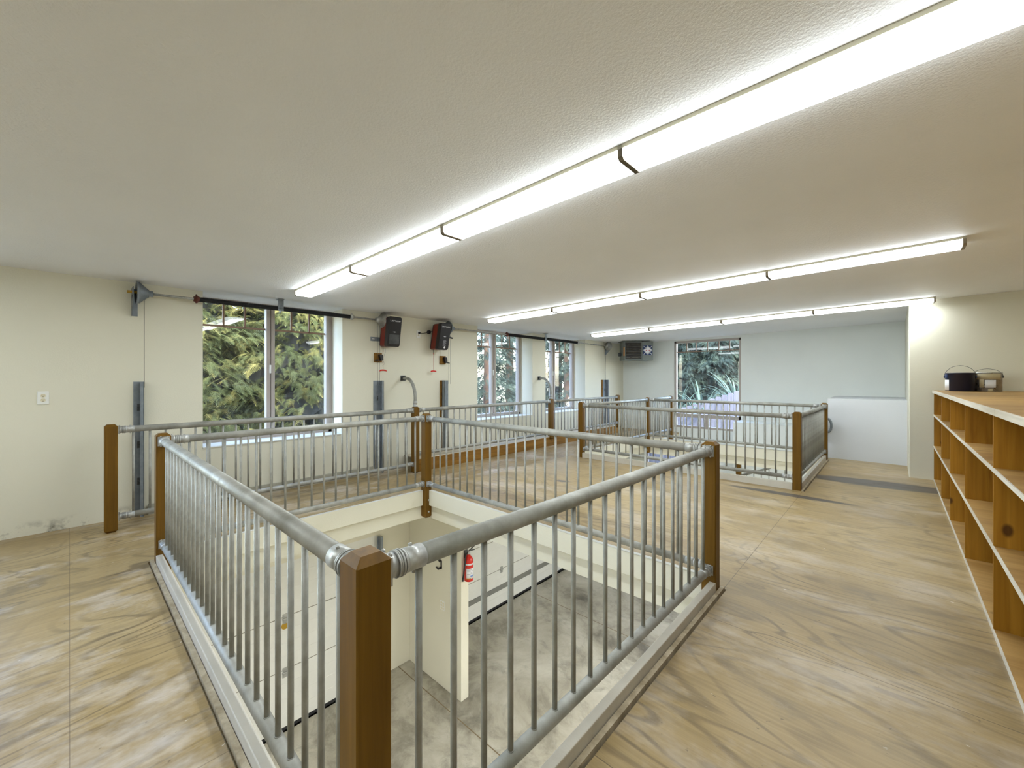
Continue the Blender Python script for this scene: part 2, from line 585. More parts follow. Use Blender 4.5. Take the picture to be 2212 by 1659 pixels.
def panel(mb, axis, a0, a1, u0, u1, w0, w1, holes, mi=0):
    """solid slab with rectangular holes. axis 0: slab between x=a0..a1, (u,w)=(y,z); 1: (x,z); 2: (x,y)"""
    us = sorted({u0, u1, *[min(max(h[k], u0), u1) for h in holes for k in (0, 1)]})
    ws = sorted({w0, w1, *[min(max(h[k], w0), w1) for h in holes for k in (2, 3)]})
    for i in range(len(us) - 1):
        run = None
        for j in range(len(ws) - 1):
            cu, cw = (us[i] + us[i + 1]) / 2, (ws[j] + ws[j + 1]) / 2
            hole = any(h[0] < cu < h[1] and h[2] < cw < h[3] for h in holes)
            if not hole:
                run = (ws[j], ws[j + 1]) if run is None else (run[0], ws[j + 1])
            if run and (hole or j == len(ws) - 2):
                a = (us[i], us[i + 1], run[0], run[1])
                if axis == 0:
                    mb.box(a0, a1, a[0], a[1], a[2], a[3], mi)
                elif axis == 1:
                    mb.box(a[0], a[1], a0, a1, a[2], a[3], mi)
                else:
                    mb.box(a[0], a[1], a[2], a[3], a0, a1, mi)
                run = None
    return mb


# ---------------------------------------------------------------- setting
XA, YB = -5.62, 10.68          # inner faces of the window wall and of the far wall
XR, YK = 1.62, -4.6            # right wall, wall behind
LOW = -3.06                    # garage floor below
SLAB = -.275
CS = .019                      # the ceiling rises gently away from the window wall


def cz(x):
    return 2.36 + CS * (x - XA)


W0, W1, W2, W3 = (-3.7, -.72), (1.007, 2.583), (5.115, 6.687), (7.133, 8.719)
SILL = .615
O1 = (-4.135, -.845, .44, 2.945)
O2 = (-4.12, -.842, 6.155, 8.845)
O3 = (-4.05, -.86, 8.885, YB)

D1, D2 = (.42, 3.13), (4.3, 9.62)
mb = MB()
panel(mb, 0, -6.08, XA, YK - .2, YB + .2, LOW - .2, 2.5,
      [(*W0, SILL, 2.6), (*W1, SILL, 2.6), (*W2, SILL, 2.6), (*W3, SILL, 2.6), (D1[0], D1[1], LOW, -.93), (D2[0], D2[1], LOW, -.93)])
wall_left = struct('wall_left', mb, 'wallA', 'cream window wall with three tall window openings and garage doors below', 'wall')

WX4 = (-4.18, -2.62)
mb = MB()
panel(mb, 1, YB, YB + .18, XA - .01, XR + .2, LOW - .2, 2.7, [(WX4[0], WX4[1], .14, 2.355), (-4.95, -4.1, -1.45, -.42)])
struct('wall_far', mb, 'wallB', 'far cream wall with one tall window and a corner heater', 'wall')

mb = MB()
YC = 8.06
mb.box(.155, XR + .1, YC, YB - .001, -.02, 2.6)
struct('wall_alcove', mb, 'wall', 'cream wall block projecting behind the end of the wooden shelving', 'wall', bevel=.012)

mb = MB().box(XR, XR + .15, YK, YB, LOW, 2.6)
struct('wall_right', mb, 'wall', 'cream wall behind the long wooden shelving', 'wall')
mb = MB().box(XA - .4, XR + .15, YK - .15, YK, LOW, 2.6)
struct('wall_back', mb, 'wall', 'cream wall behind the viewpoint', 'wall')

mb = MB()
x0, x1, y0, y1 = -6.08, XR + .15, YK - .15, YB + .18
vs = [(x0, y0, cz(x0)), (x1, y0, cz(x1)), (x1, y1, cz(x1)), (x0, y1, cz(x0))]
vs += [(x, y, z + .25) for x, y, z in vs]
mb.add(vs, [(0, 3, 2, 1), (4, 5, 6, 7), (0, 1, 5, 4), (1, 2, 6, 5), (2, 3, 7, 6), (3, 0, 4, 7)])
struct('ceiling', mb, 'ceil', 'textured off white ceiling over the loft', 'ceiling')

# loft floor: plywood over a painted structure
mb = MB()
holes = [O1, O2, O3]
fh = [(O1[0], O1[1] + .036, O1[2] - .036, O1[3]), (O2[0], O2[1] + .036, O2[2], O2[3]), O3]
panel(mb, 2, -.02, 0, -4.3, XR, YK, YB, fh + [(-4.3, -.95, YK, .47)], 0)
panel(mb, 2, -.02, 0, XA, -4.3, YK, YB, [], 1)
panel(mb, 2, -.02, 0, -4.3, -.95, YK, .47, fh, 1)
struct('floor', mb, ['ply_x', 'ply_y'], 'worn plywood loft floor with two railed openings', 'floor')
mb = MB()
panel(mb, 2, SLAB, -.021, XA, XR, YK, YB, holes)
struct('ceiling_garage', mb, 'wall', 'cream underside and edge of the loft floor around the openings', 'ceiling')
mb = MB().box(XA - .4, XR, YK, YB, LOW - .15, LOW)
struct('floor_garage', mb, 'concrete', 'stained grey concrete garage floor seen down through the opening', 'floor')

# stub partition on the garage floor
mb = MB().box(XA, -4.36, 3.665, 3.80, LOW, SLAB)
struct('wall_partition', mb, 'wall', 'short cream partition wall between the two garage doors below', 'wall', bevel=.006)

# raised block and low ledge by the stairwell
mb = MB().box(-.86, .155, 9.09, YB - .001, -.27, 1.04)
struct('wall_stair', mb, 'bandwall', 'white boxed half wall beyond the far railed opening', 'wall')
mb = MB().box(-2.62, -.86, 10.05, YB - .001, -.9, .425)
struct('trim_ledge', mb, 'wallB', 'low white ledge along the far wall beside the tall window', 'ledge')


# kerb boards round the openings
def kerbs(o, n0, mat, top, strip_sides, label):
    x0, x1, y0, y1 = o
    t = .04
    g = .045
    parts = {
        'n': (x0 + 2 * g, x1 - 2 * g, y0, y0 + t), 'f': (x0 + 2 * g, x1 - 2 * g, y1 - t, y1),
        'l': (x0, x0 + t, y0 + 2 * g, y1 - 2 * g), 'r': (x1 - t, x1, y0 + 2 * g, y1 - 2 * g)}
    words = {'n': 'near', 'f': 'far', 'l': 'window side', 'r': 'shelf side'}
    for i, k in enumerate('nflr'):
        a = parts[k]
        m_ = MB().box(*a, -.115, top, 0, 1)
        struct('trim_%d' % (n0 + i), m_, ['wall', 'white'] if k in 'fl' else [mat, mat], 'painted kerb board on the %s edge of the %s opening' % (words[k], label), 'kerb', bevel=.004)
    for i, k in enumerate(strip_sides):
        a = list(parts[k])
        if k == 'n':
            a = [x0, x1, y0 - .026, y0 - .003]
        elif k == 'r':
            a = [x1 + .003, x1 + .026, y0, y1]
        m_ = MB().box(*a, -.021, .014)
        struct('trim_%d' % (n0 + 4 + i), m_, 'strip', 'raw plywood strip along the %s kerb of the %s opening' % (words[k], label), 'trim')


kerbs(O1, 1, 'kerb', .066, 'nr', 'nearer')
kerbs(O2, 10, 'kerb', .085, 'r', 'farther')
mb = MB().box(XA + .001, -5.585, .55, 3.04, 0, .10)
struct('trim_20', mb, 'base', 'grey base strip at the foot of the window wall below the tree filled window', 'trim')


# ---------------------------------------------------------------- windows
def window_a(n, y0, y1, mull, vbars, zbar, label):
    """sliding window deep in the window wall"""
    t = thing('window_%d' % n, label, 'window', (-6.0, (y0 + y1) / 2, SILL))
    t['kind'] = 'structure'
    z0, z1 = SILL, 2.352
    f = MB()
    fw = .05
    f.box(-6.05, -5.96, y0, y0 + fw, z0, z1); f.box(-6.05, -5.96, y1 - fw, y1, z0, z1)
    f.box(-6.05, -5.96, y0, y1, z0, z0 + .05); f.box(-6.05, -5.96, y0, y1, z1 - .05, z1)
    f.box(-6.03, -5.945, y1 - .085, y1 - fw + .001, z0 + .05, z1 - .05)
    f.box(-6.03, -5.95, y0 + fw, y1 - fw, z0 + .05, z0 + .075)
    f.build('window_frame', 'frame', t, bevel=.004)
    g = MB()
    g.box(-6.03, -5.95, mull[0], mull[0] + .045, z0 + .05, z1 - .05)
    g.box(-6.03, -5.965, mull[1] - .045, mull[1], z0 + .05, z1 - .05)
    g.box(-6.02, -5.985, mull[0] + .04, mull[1] - .04, z0 + .05, z1 - .05)
    g.build('mullion', 'frame', t, bevel=.003)
    MB().cbox(-5.952, -5.935, mull[0] + .03, mull[0] + .052, 1.46, 1.57, .005).build('window_latch', 'plate', t)
    gr = MB()
    for yy in vbars:
        gr.box(-6.012, -6.0, yy - .011, yy + .011, zbar, z1 - .05)
    gr.box(-6.012, -6.0, y0 + fw, mull[0], zbar - .012, zbar + .012)
    gr.box(-6.012, -6.0, mull[1], y1 - fw, zbar - .012, zbar + .012)
    gr.build('window_grille', 'grille', t)
    p = MB()
    p.box(-6.008, -6.004, y0 + fw, mull[0] + .01, z0 + .05, z1 - .05)
    p.box(-6.008, -6.004, mull[1] - .01, y1 - fw, z0 + .05, z1 - .05)
    p.build('window_pane', 'glass', t)
    return t


window_a(1, *W1, (1.735, 1.838), (1.28, 1.508, 2.052, 2.286), 2.03, 'wide two pane window full of trees, nearest on the window wall')
window_a(2, *W2, (5.80, 5.94), (5.34, 5.57, 6.15, 6.385), 2.03, 'two pane window showing sky gaps, between the red opener and the white pier')
window_a(3, *W3, (7.79, 7.945), (7.35, 7.57, 8.16, 8.40), 2.03, 'two pane window nearest the corner heater, with pale plumes outside')
window_a(6, *W0, (-2.26, -2.15), (-3.2, -2.7, -1.7, -1.2), 2.03, 'two pane window added out of view for daylight from the left')  # unseen window, added and widened for daylight on the left floor
for n, w in ((21, W1), (22, W2), (23, W3)):
    m_ = MB().box(-5.96, XA + .012, w[0] + .002, w[1] - .002, SILL, SILL + .012)
    struct('trim_%d' % n, m_, 'white', {21: 'white sill board of the tree filled window', 22: 'white sill board of the middle window', 23: 'white sill board of the window nearest the heater'}[n], 'sill')

t = thing('window_4', 'tall single pane window on the far wall overlooking a stepped fence', 'window', (-3.4, YB, .14))
t['kind'] = 'structure'
f = MB()
ya, yb = YB + .01, YB + .09
f.box(WX4[0], WX4[0] + .055, ya, yb, .14, 2.355); f.box(WX4[1] - .045, WX4[1], ya, yb, .14, 2.355)
f.box(WX4[0], WX4[1], ya, yb, 2.30, 2.355); f.box(WX4[0], WX4[1], ya, yb, .14, .195)
f.box(WX4[0], WX4[1], ya, yb, .41, .50)
f.build('window_frame', 'frame', t, bevel=.004)
MB().box(-3.42, -3.34, ya, yb, .19, .42).build('mullion', 'frame', t)
g = MB()
for xx in (-3.87, -3.64, -3.37, -3.11, -2.87):
    g.box(xx - .011, xx + .011, YB + .035, YB + .045, 2.07, 2.31)
g.box(WX4[0] + .05, WX4[1] - .04, YB + .035, YB + .045, 2.06, 2.08)
g.build('window_grille', 'grille', t)
p = MB()
p.box(WX4[0] + .05, WX4[1] - .04, YB + .05, YB + .054, .5, 2.31)
p.box(WX4[0] + .05, -3.42, YB + .05, YB + .054, .19, .42)
p.box(-3.34, WX4[1] - .04, YB + .05, YB + .054, .19, .42)
p.build('window_pane', 'glass', t)

t = thing('window_5', 'small window of the garage level glimpsed through the farther opening', 'window', (-4.5, YB, -1.45))
t['kind'] = 'structure'
f = MB()
for a in ((-4.95, -4.9), (-4.15, -4.1), (-4.56, -4.51)):
    f.box(*a, ya, yb, -1.45, -.42)
f.box(-4.95, -4.1, ya, yb, -.47, -.42); f.box(-4.95, -4.1, ya, yb, -1.45, -1.4)
f.build('window_frame', 'frame', t)
MB().box(-4.92, -4.12, YB + .05, YB + .054, -1.42, -.44).build('window_pane', 'glass', t)


# ---------------------------------------------------------------- garage doors below
def garage_door(n, y0, y1, seams, grey, hinges, label, oval=None):
    t = thing('door_%d' % n, label, 'garage door', (XA, (y0 + y1) / 2, LOW))
    t['kind'] = 'structure'
    zs = [LOW + .03] + seams + [-.93]
    for i in range(len(zs) - 1):
        m_ = MB()
        a, b_ = zs[i] + .006, zs[i + 1] - .006
        m_.box(-5.72, -5.655, y0, y1, a, b_)
        for q in range(1, 4):                       # faint pressed ribs
            zz = a + (b_ - a) * q / 4
            m_.box(-5.656, -5.652, y0 + .03, y1 - .03, zz - .003, zz + .003)
        m_.build('door_panel', 'doorwhite', t, bevel=.004)
    s = MB()
    for z in seams:
        s.box(-5.73, -5.66, y0, y1, z - .007, z + .007)
    s.build('door_seam', 'doorseam', t)
    if grey:
        for z in grey:
            MB().box(-5.655, -5.64, y0, y1, z - .045, z + .045).build('stiffener', 'doorgrey', t)
    MB().box(-5.72, -5.65, y0, y1, LOW, LOW + .04).build('bottom_seal', 'rubber', t)
    for (y, z) in hinges:
        h = MB()
        h.box(-5.655, -5.645, y - .03, y + .03, z - .06, z + .06)
        h.cyl((-5.64, y - .035, z), (-5.64, y + .035, z), .012, 8)
        h.build('hinge', 'fit', t)
    if oval:
        MB().lathe([(0, .045), (.004, .045)], (-5.655, oval[0], oval[1]), (1, 0, 0), 16).build('sticker', 'yellow', t)
    tr = MB()
    tr.box(-5.60, -5.54, y1 - .005, y1 + .03, LOW, -.95)
    tr.box(-5.61, -5.60, y1 - .03, y1 + .03, LOW, -.95)
    tr.build('track', 'track', t)
    return t


garage_door(1, *D1, [-2.30, -1.63], [], [(1.86, -2.33), (1.86, -1.65)], 'white sectional garage door below, on the near side of the partition', (1.86, -1.74))
garage_door(2, *D2, [-2.35, -1.75], [-2.70], [(5.78, -2.36)], 'white sectional garage door below with a grey stripe, beyond the partition')

# ---------------------------------------------------------------- posts
PH = .975


def post(x, y, z0, label, z1=PH, bolts=None, rounded=False):
    h = .0445
    t = thing('wooden_post', label, 'post', (x, y, z0), 'square wooden railing posts')
    m_ = MB()
    m_.cbox(x - h, x + h, y - h, y + h, z0, z1, .019, 0, .004)
    m_.build('post_body', 'post', t)
    if bolts:
        for zz, d in bolts:
            p = Vector((x, y, zz)) + Vector(d) * h
            MB().lathe([(0, .012), (.004, .012), (.01, .008)], p, d, 10).build('bolt_head', 'fit', t)
    return t


G = -.262
R_ = (1, 0, 0)
P = dict(
    p0=(-5.2, .255), p1=(-4.09, .485), p2=(-.933, .486), p3=(-4.09, 2.9), p4=(-.89, 2.89), p5=(-5.2, 3.49), p6=(-5.2, 6.78),
    pf=(-5.2, 9.58), pa=(-4.072, 6.2), pb=(-4.03, 8.8), pc=(-4.0, 10.03), pd=(-.887, 6.2), pe=(-.872, 8.8))
post(*P['p0'], 0, 'wooden post standing by the window wall at the start of its railing')
post(*P['p1'], G, 'wooden post at the window side near corner of the nearer opening')
post(*P['p2'], G, 'big chamfered wooden post nearest the camera at the corner of the opening')
post(*P['p3'], G, 'wooden post hanging bolted into the far corner of the nearer opening', bolts=[(-.05, R_), (-.19, R_)])
post(*P['p4'], G, 'wooden post at the shelf side far corner of the nearer opening')
post(*P['p5'], 0, 'wooden post under the curved pipe between the two openers')
post(*P['p6'], .145, 'wooden post under the curved pipe in front of the last window', bolts=None)
post(*P['pf'], .145, 'wooden end post of the window wall railing near the heater')
post(*P['pa'], G, 'wooden post at the near window side corner of the farther opening')
post(*P['pb'], G, 'wooden post hanging into the far window side corner of the farther opening', bolts=[(-.2, (0, -1, 0))])
post(*P['pc'], -.15, 'wooden post standing just left of the tall far window')
post(*P['pd'], G, 'wooden post at the near shelf side corner of the farther opening')
post(*P['pe'], G, 'wooden post before the white half wall at the far opening corner')

# timber beam under the second window railing
t = thing('timber_beam', 'knotty laminated timber beam lying along the window wall under the railing', 'beam', (-5.2, 3.54, 0))
MB().box(-5.24, -5.2, 3.54, 9.72, 0, .185).build('beam_face', 'beam', t)
MB().box(XA + .01, -5.2, 3.56, 9.72, .185, .2).build('top_board', 'beamtop', t)

# ---------------------------------------------------------------- railings
RT, RB = .0285, .0255


def fitting(base, d, r, parent):
    """floor flange, locknut and sleeve where a pipe meets a post"""
    base, d = Vector(base), Vector(d).normalized()
    s = Vector((0, 0, 1)).cross(d)
    m_ = MB()
    q = r * 1.22
    m_.obox(base + d * .004, s * q, Vector((0, 0, q)), d * .004)
    for q0, q1, r0, r1 in ((.006, .03, 1.12, 1.08), (.031, .035, 1.22, 1.22), (.037, .042, 1.16, 1.16), (.0425, .047, 1.24, 1.24),
                           (.05, .06, 1.2, 1.1), (.06, .112, 1.1, 1.09), (.112, .114, 1.06, 1.03)):
        m_.lathe([(q0, r * r0), (q1, r * r1)], base, d, 22)
    m_.lathe([(.006, r * .98), (.115, r * .98)], base, d, 18)
    for a in (.35, .65, 1.35, 1.65):
        pp = base + d * .008 + (s * math.cos(a * PI) + Vector((0, 0, math.sin(a * PI)))) * q * 1.12
        m_.lathe([(0, .006), (.006, .006), (.008, .003)], pp, d, 6)
    for a in (.4, 1.45):
        pp = base + d * .085 + (s * math.cos(a * PI) + Vector((0, 0, math.sin(a * PI)))) * r * 1.08
        dd = (pp - base - d * .085).normalized()
        m_.lathe([(0, .005), (.006, .005), (.008, .003)], pp, dd, 6)
    return m_.build('end_fitting', 'fit', parent)


def railing(a, b, zt, zb, start, step, label, group=None, gap=.0445, stop=.05):
    a, b = Vector((*P[a], 0)), Vector((*P[b], 0))
    d = (b - a).normalized()
    L = (b - a).length
    p0, p1 = a + d * gap, b - d * gap
    t = thing('pipe_railing', label, 'railing', tuple((a + b) / 2), 'galvanized pipe railings')
    for z, r, nm in ((zt, RT, 'top_rail'), (zb, RB, 'bottom_rail')):
        MB().cyl(p0 + d * .01 + Vector((0, 0, z)), p1 - d * .01 + Vector((0, 0, z)), r, 20).build(nm, 'pipe', t)
    for z, r in ((zt, RT), (zb, RB)):
        fitting(p0 + Vector((0, 0, z)), d, r, t)
        fitting(p1 + Vector((0, 0, z)), -d, r, t)
    me = None
    s = start
    first = None
    while s < L - gap - stop:
        p = a + d * s
        if first is None:
            m_ = MB().cyl(p + Vector((0, 0, zb + RB * .75)), p + Vector((0, 0, zt - RT * .6)), .0098, 10)
            m_.lathe([(0, .0112), (.005, .0112)], p + Vector((0, 0, zb + RB * .9)), (0, 0, 1), 10)
            first = m_.build('baluster', 'pipe', t, loc=p)
        else:
            o = first.copy()
            COL.objects.link(o)
            o.parent = t
            o.location = p - (a + b) / 2
        s += step
    return t


ZT, ZB = .918, .143
railing('p1', 'p2', ZT, ZB, .19, .1178, 'front pipe railing running from the nearest post toward the window wall')
railing('p2', 'p4', ZT, ZB, .149, .1176, 'pipe railing of the nearer opening along the shelf side aisle')
railing('p1', 'p3', ZT, ZB, .163, .1165, 'pipe railing of the nearer opening parallel to the window wall')
railing('p3', 'p4', ZT, ZB, .152, .118, 'back pipe railing of the nearer opening facing the open plywood floor')
railing('p0', 'p5', ZT + .005, .13, .151, .1165, 'window wall pipe railing under the tree filled window')
railing('p5', 'p6', ZT + .005, .272, .142, .1185, 'window wall pipe railing above the timber beam, under the middle window')
railing('p6', 'pf', ZT + .003, .265, .13, .118, 'window wall pipe railing beyond the second curved pipe, near the heater')
railing('pa', 'pd', .915, .15, .157, .1165, 'front pipe railing of the farther opening')
railing('pb', 'pe', .922, .15, .14, .118, 'back pipe railing of the farther opening before the tall window')
railing('pa', 'pb', .92, .15, .13, .118, 'window side pipe railing of the farther opening')
railing('pd', 'pe', .915, .15, .13, .118, 'pipe railing of the farther opening on the aisle by the white half wall')
railing('pb', 'pc', .925, .15, .13, .118, 'short pipe railing stub ending beside the tall far window')


# curved braces from post tops to the wall
def brace(pk, yw, label):
    x, y = P[pk]
    t = thing('curved_pipe_brace', label, 'brace', (x, y, PH), 'curved pipe braces')
    r = .024
    pts = [(x, y, PH)]
    top = 1.398
    R = .30
    for k in range(0, 15):
        a = PI / 2 * k / 14
        f_ = (R - R * math.cos(a)) / (x - XA)
        pts.append((x - R + R * math.cos(a), y + (yw - y) * f_, top - R + R * math.sin(a)))
    pts.append((XA + .01, yw, top))
    MB().tube(pts, r, 16).build('curved_pipe', 'pipe', t)
    c = MB()
    c.lathe([(0, .036), (.006, .036), (.008, .029), (.05, .029), (.052, .031), (.062, .031), (.064, .027), (.09, .027)], (x, y, PH), (0, 0, 1), 16)
    c.build('post_socket', 'fit', t)
    c = MB()
    c.box(XA, XA + .008, yw - .042, yw + .042, top - .042, top + .042)
    c.lathe([(.006, .032), (.03, .03), (.032, .034), (.042, .034), (.044, .028), (.075, .028)], (XA, yw, top), (1, 0, 0), 16)
    c.build('wall_flange', 'dark_steel', t)


brace('p5', 3.545, 'curved pipe brace bending to the wall between the two openers')
brace('p6', 6.905, 'curved pipe brace bending to the pier before the last window')

# ---------------------------------------------------------------- door hardware on the window wall
XS = -5.5      # shaft axis
ZS = 2.245


def drum(m_, y, s, r=.108):
    """cone shaped cable drum, wide end toward s"""
    pr = [(0, .03), (.03, .03), (.031, .04)]
    for k in range(9):
        q = .04 + (r - .04) * k / 8
        pr += [(.034 + k * .0085, q), (.034 + k * .0085 + .004, q - .004)]
    pr += [(.115, r), (.118, r + .004), (.126, r + .004), (.126, r - .006), (.06, .035)]
    m_.lathe(pr, (XS, y, ZS), (0, s, 0), 28)


def bearing_plate(m_, y, zlow):
    m_.box(XA + .002, XS + .05, y - .003, y + .003, ZS - .05, ZS + .05)
    m_.prism([(XA + .002, ZS - .03), (XS + .05, ZS - .03), (XS + .045, ZS - .09), (XA + .03, zlow), (XA + .002, zlow)], 1, y - .003, y + .003)
    m_.box(XA + .002, XA + .006, y - .003, y + .045, zlow, ZS + .05)
    m_.lathe([(0, .028), (.012, .028)], (XS, y - .006, ZS), (0, 1, 0), 14)


def torsion(name_y, y0, y1, s0, s1, yc, d0, d1, label, stub):
    t = thing('torsion_spring_shaft', label, 'spring shaft', (XS, (y0 + y1) / 2, ZS), 'torsion spring shafts over the windows')
    MB().cyl((XS, y0, ZS), (XS, y1, ZS), .0128, 12).build('shaft', 'fit', t)
    pr = []
    n = int((s1 - s0) / .011)
    for k in range(n):
        y = k * (s1 - s0) / n
        pr += [(y, .024), (y + .0045, .029), (y + .009, .024)]
    MB().lathe(pr, (XS, s0, ZS), (0, 1, 0), 12).build('coil_spring', 'blackspring', t)
    for y, s, mt in ((s0, -1, 'rust'), (s1, 1, 'fit')):
        c = MB()
        c.lathe([(0, .03), (.012, .034), (.02, .044), (.032, .044), (.034, .03), (.05, .028)], (XS, y, ZS), (0, s, 0), 14)
        c.lathe([(0, .008), (.02, .008), (.024, .004)], (XS, y + s * .026, ZS + .03), (0, 0, 1), 8)
        c.build('winding_cone', mt, t)
    c = MB()
    zc = cz(XS) - .004
    c.box(XS - .06, XS + .05, yc - .03, yc + .03, zc - .006, zc)
    c.box(XS + .02, XS + .026, yc - .03, yc + .03, ZS - .03, zc)
    c.box(XS - .03, XS + .026, yc - .004, yc + .004, ZS - .045, ZS + .04)
    c.build('centre_bracket', 'track', t)
    for i, (y, s) in enumerate((d0, d1)):
        c = MB()
        drum(c, y, s)
        c.build('cable_drum', 'track' if i == 0 else 'fit', t)
        c = MB()
        bearing_plate(c, y + s * .15, 2.02)
        c.build('bearing_plate', 'track', t)
        c = MB()
        yy = y + s * .06
        c.cyl((XS - .06, yy, ZS), (XS - .06, yy, 1.3), .0022, 5)
        if i == 1 or stub == 0:
            c.cyl((XS - .06, yy + .035, ZS), (XS - .06, yy + .035, 1.3), .0018, 5)
        c.build('lift_cable', 'dark_steel', t)
    if stub:
        MB().cyl((XS, y0 - .001, ZS), (XS, y0 + .07, ZS), .0135, 10).build('painted_shaft_end', 'yellow', t)
    return t


torsion('a', .385, 3.26, .955, 2.635, 1.755, (.575, -1), (3.02, 1), 'torsion shaft with long black spring crossing the tree filled window', 1)
torsion('b', 4.18, 9.72, 5.80, 8.19, 6.975, (4.46, -1), (9.52, 1), 'torsion shaft with black spring crossing the two farther windows', 0)


def text(body, size, loc, rot, mat, parent, name='lettering', ext=.0004):
    cu = bpy.data.curves.new(name, 'FONT')
    cu.body = body
    cu.size = size
    cu.extrude = ext
    cu.align_x = 'CENTER'
    cu.align_y = 'CENTER'
    cu.materials.append(M[mat])
    tmp = bpy.data.objects.new(name, cu)
    COL.objects.link(tmp)
    bpy.context.view_layer.update()
    me = bpy.data.meshes.new_from_object(tmp.evaluated_get(bpy.context.evaluated_depsgraph_get()))
    bpy.data.objects.remove(tmp)
    o = bpy.data.objects.new(name, me)
    COL.objects.link(o)
    o.parent = parent
    o.location = Vector(loc) - world_of(parent)
    o.rotation_euler = rot
    return o


def opener(y0, y1, tilt, flip, label, battery):
    """wall mounted opener: black case with a red lens stripe on its camera side"""
    zc_ = 2.075
    t = thing('garage_door_opener', label, 'door opener', (XA, (y0 + y1) / 2, zc_), 'wall mounted door openers')
    xf = XA + .235
    zl, zh = 1.865, 2.29
    # back half (dark), red band, front shell; case leans slightly
    def lean(p):
        return (p[0] + .085 * (p[2] - zl) / (zh - zl), p[1], p[2])

    def slab(x0, x1, ya, yb, z0, z1, r):
        m_ = MB()
        pts = []
        for cx_, cz_, a0 in ((yb - r, z1 - r, 0), (ya + r, z1 - r, 90), (ya + r, z0 + r, 180), (yb - r, z0 + r, 270)):
            for k in range(5):
                a = math.radians(a0 + k * 22.5)
                yy, zz = cx_ + r * math.cos(a), cz_ + r * math.sin(a)
                pts.append((yy + tilt * (zz - z0), zz))
        m_.prism(pts, 0, x0, x1)
        m_.v = [lean(p) for p in m_.v]
        return m_
    slab(XA + .004, XA + .032, y0 + .006, y1 - .006, zl + .008, zh - .006, .03).build('opener_base', 'black', t, bevel=.006)
    slab(XA + .03, XA + .15, y0 + .002, y1 - .002, zl + .002, zh - .004, .03).build('lens_band', 'red_lens', t, bevel=.004)
    body = slab(XA + .148, xf, y0, y1, zl - .004, zh, .03).build('opener_cover', 'black', t, bevel=.012)
    pm = slab(xf, xf + .004, y0 + .025, y1 - .025, zl + .035, zl + .17, .008).build('cover_panel', 'black' if battery else 'dark_steel', t)
    ym = (y0 + y1) / 2
    rot = (PI / 2 - math.atan(.085 / (zh - zl)), 0, PI / 2)
    text('LiftMaster', .042, lean((xf + .003, ym + tilt * .35, zh - .06)), rot, 'labelw', body)
    d_ = MB()
    zz = zl + .205
    yo = tilt * .2
    d_.prism([(ym - .03 + yo, zz), (ym + yo, zz + .006), (ym + .03 + yo, zz), (ym + yo, zz - .006)], 0, xf, xf + .003)
    d_.v = [lean(p) for p in d_.v]
    d_.build('emblem', 'labelw', body)
    if battery:
        q = MB()
        for k in range(9):
            z = zl + .15 - k * .011
            w = .032 if k % 3 else .02
            q.box(xf + .0035, xf + .005, ym - w + .01, ym + w + .01, z - .003, z + .003)
        q.v = [lean(p) for p in q.v]
        q.build('printed_notes', 'greyprint', body)
        b = MB().lathe([(0, .018), (.004, .018), (.006, .012)], (xf, ym + .02, zl + .035), (1, 0, 0), 16)
        b.v = [lean(p) for p in b.v]
        b.build('status_button', 'labelw', body)
        a = MB()
        a.obox((XA + .215, y1 + .055, 2.075), (.02, 0, 0), (0, .05, -.012), (0, .002, .008))
        a.build('antenna_arm', 'black', body)
    # emergency release: cord and T handle
    yc = y0 + .03
    xc = XA + .08
    c = MB()
    c.tube([(xc, yc, zl + .01), (xc, yc, zl - .06)], .004, 6, 0)
    c.lathe([(0, .004), (.008, .008), (.016, .004)], (xc, yc, zl - .075), (0, 0, 1), 8, 1)
    c.cyl((xc, yc, zl - .07), (xc, yc, 1.52), .0022, 6, 1)
    c.build('release_cord', ['black', 'redcord'], t)
    h = MB()
    h.tube([(xc, yc - .055, 1.5), (xc, yc - .045, 1.512), (xc, yc, 1.517), (xc, yc + .045, 1.512), (xc, yc + .055, 1.5)], [.006, .011, .012, .011, .006], 8)
    h.build('release_handle', 'red', t)
    return t


opener(3.13, 3.345, -.02, 1, 'black and red opener with blank panel beside the tree filled window', False)
opener(4.04, 4.25, .02, -1, 'black and red opener with printed notes, plugged into the wall', True)


def bracket_arm():
    t = thing('opener_bracket', 'grey slotted bracket strap under the cable drum by the first opener', 'bracket', (XA, 3.06, 2.02))
    m_ = MB()
    m_.box(XA, XA + .01, 3.0, 3.15, 1.945, 2.005)
    m_.build('strap', 'track', t, bevel=.003)
    MB().box(XA + .01, XA + .012, 3.02, 3.06, 1.972, 1.98).build('slot', 'plate', t)


bracket_arm()


def monitor(y0, y1, z0, z1, s, label):
    t = thing('cable_tension_monitor', label, 'cable monitor', (XA, (y0 + y1) / 2, z0), 'cable monitors on wood blocks')
    MB().box(XA, XA + .03, y0, y1, z0, z1).build('wood_block', 'beam', t, bevel=.002)
    m_ = MB()
    ym = (y0 + y1) / 2 + .02
    m_.prism([(ym - .03, z1 - .02), (ym + .025, z1 - .025), (ym + .035, z0 + .03), (ym + .0, z0 + .015), (ym - .02, z0 + .06)], 0, XA + .03, XA + .085)
    m_.build('monitor_case', 'black', t, bevel=.006)
    MB().cyl((XA + .06, ym, z0 + .03), (XA + .06, ym + s * .09, z0 + .022), .009, 10).build('roller_arm', 'black', t)
    w = MB()
    ys = y0 + .01 if s > 0 else y1 - .01
    w.tube([(XA + .012, ys, z1), (XA + .01, ys + .004, z1 + .05), (XA + .01, ys, 1.9)], .002, 5)
    w.build('low_voltage_wire', 'ivory', t)


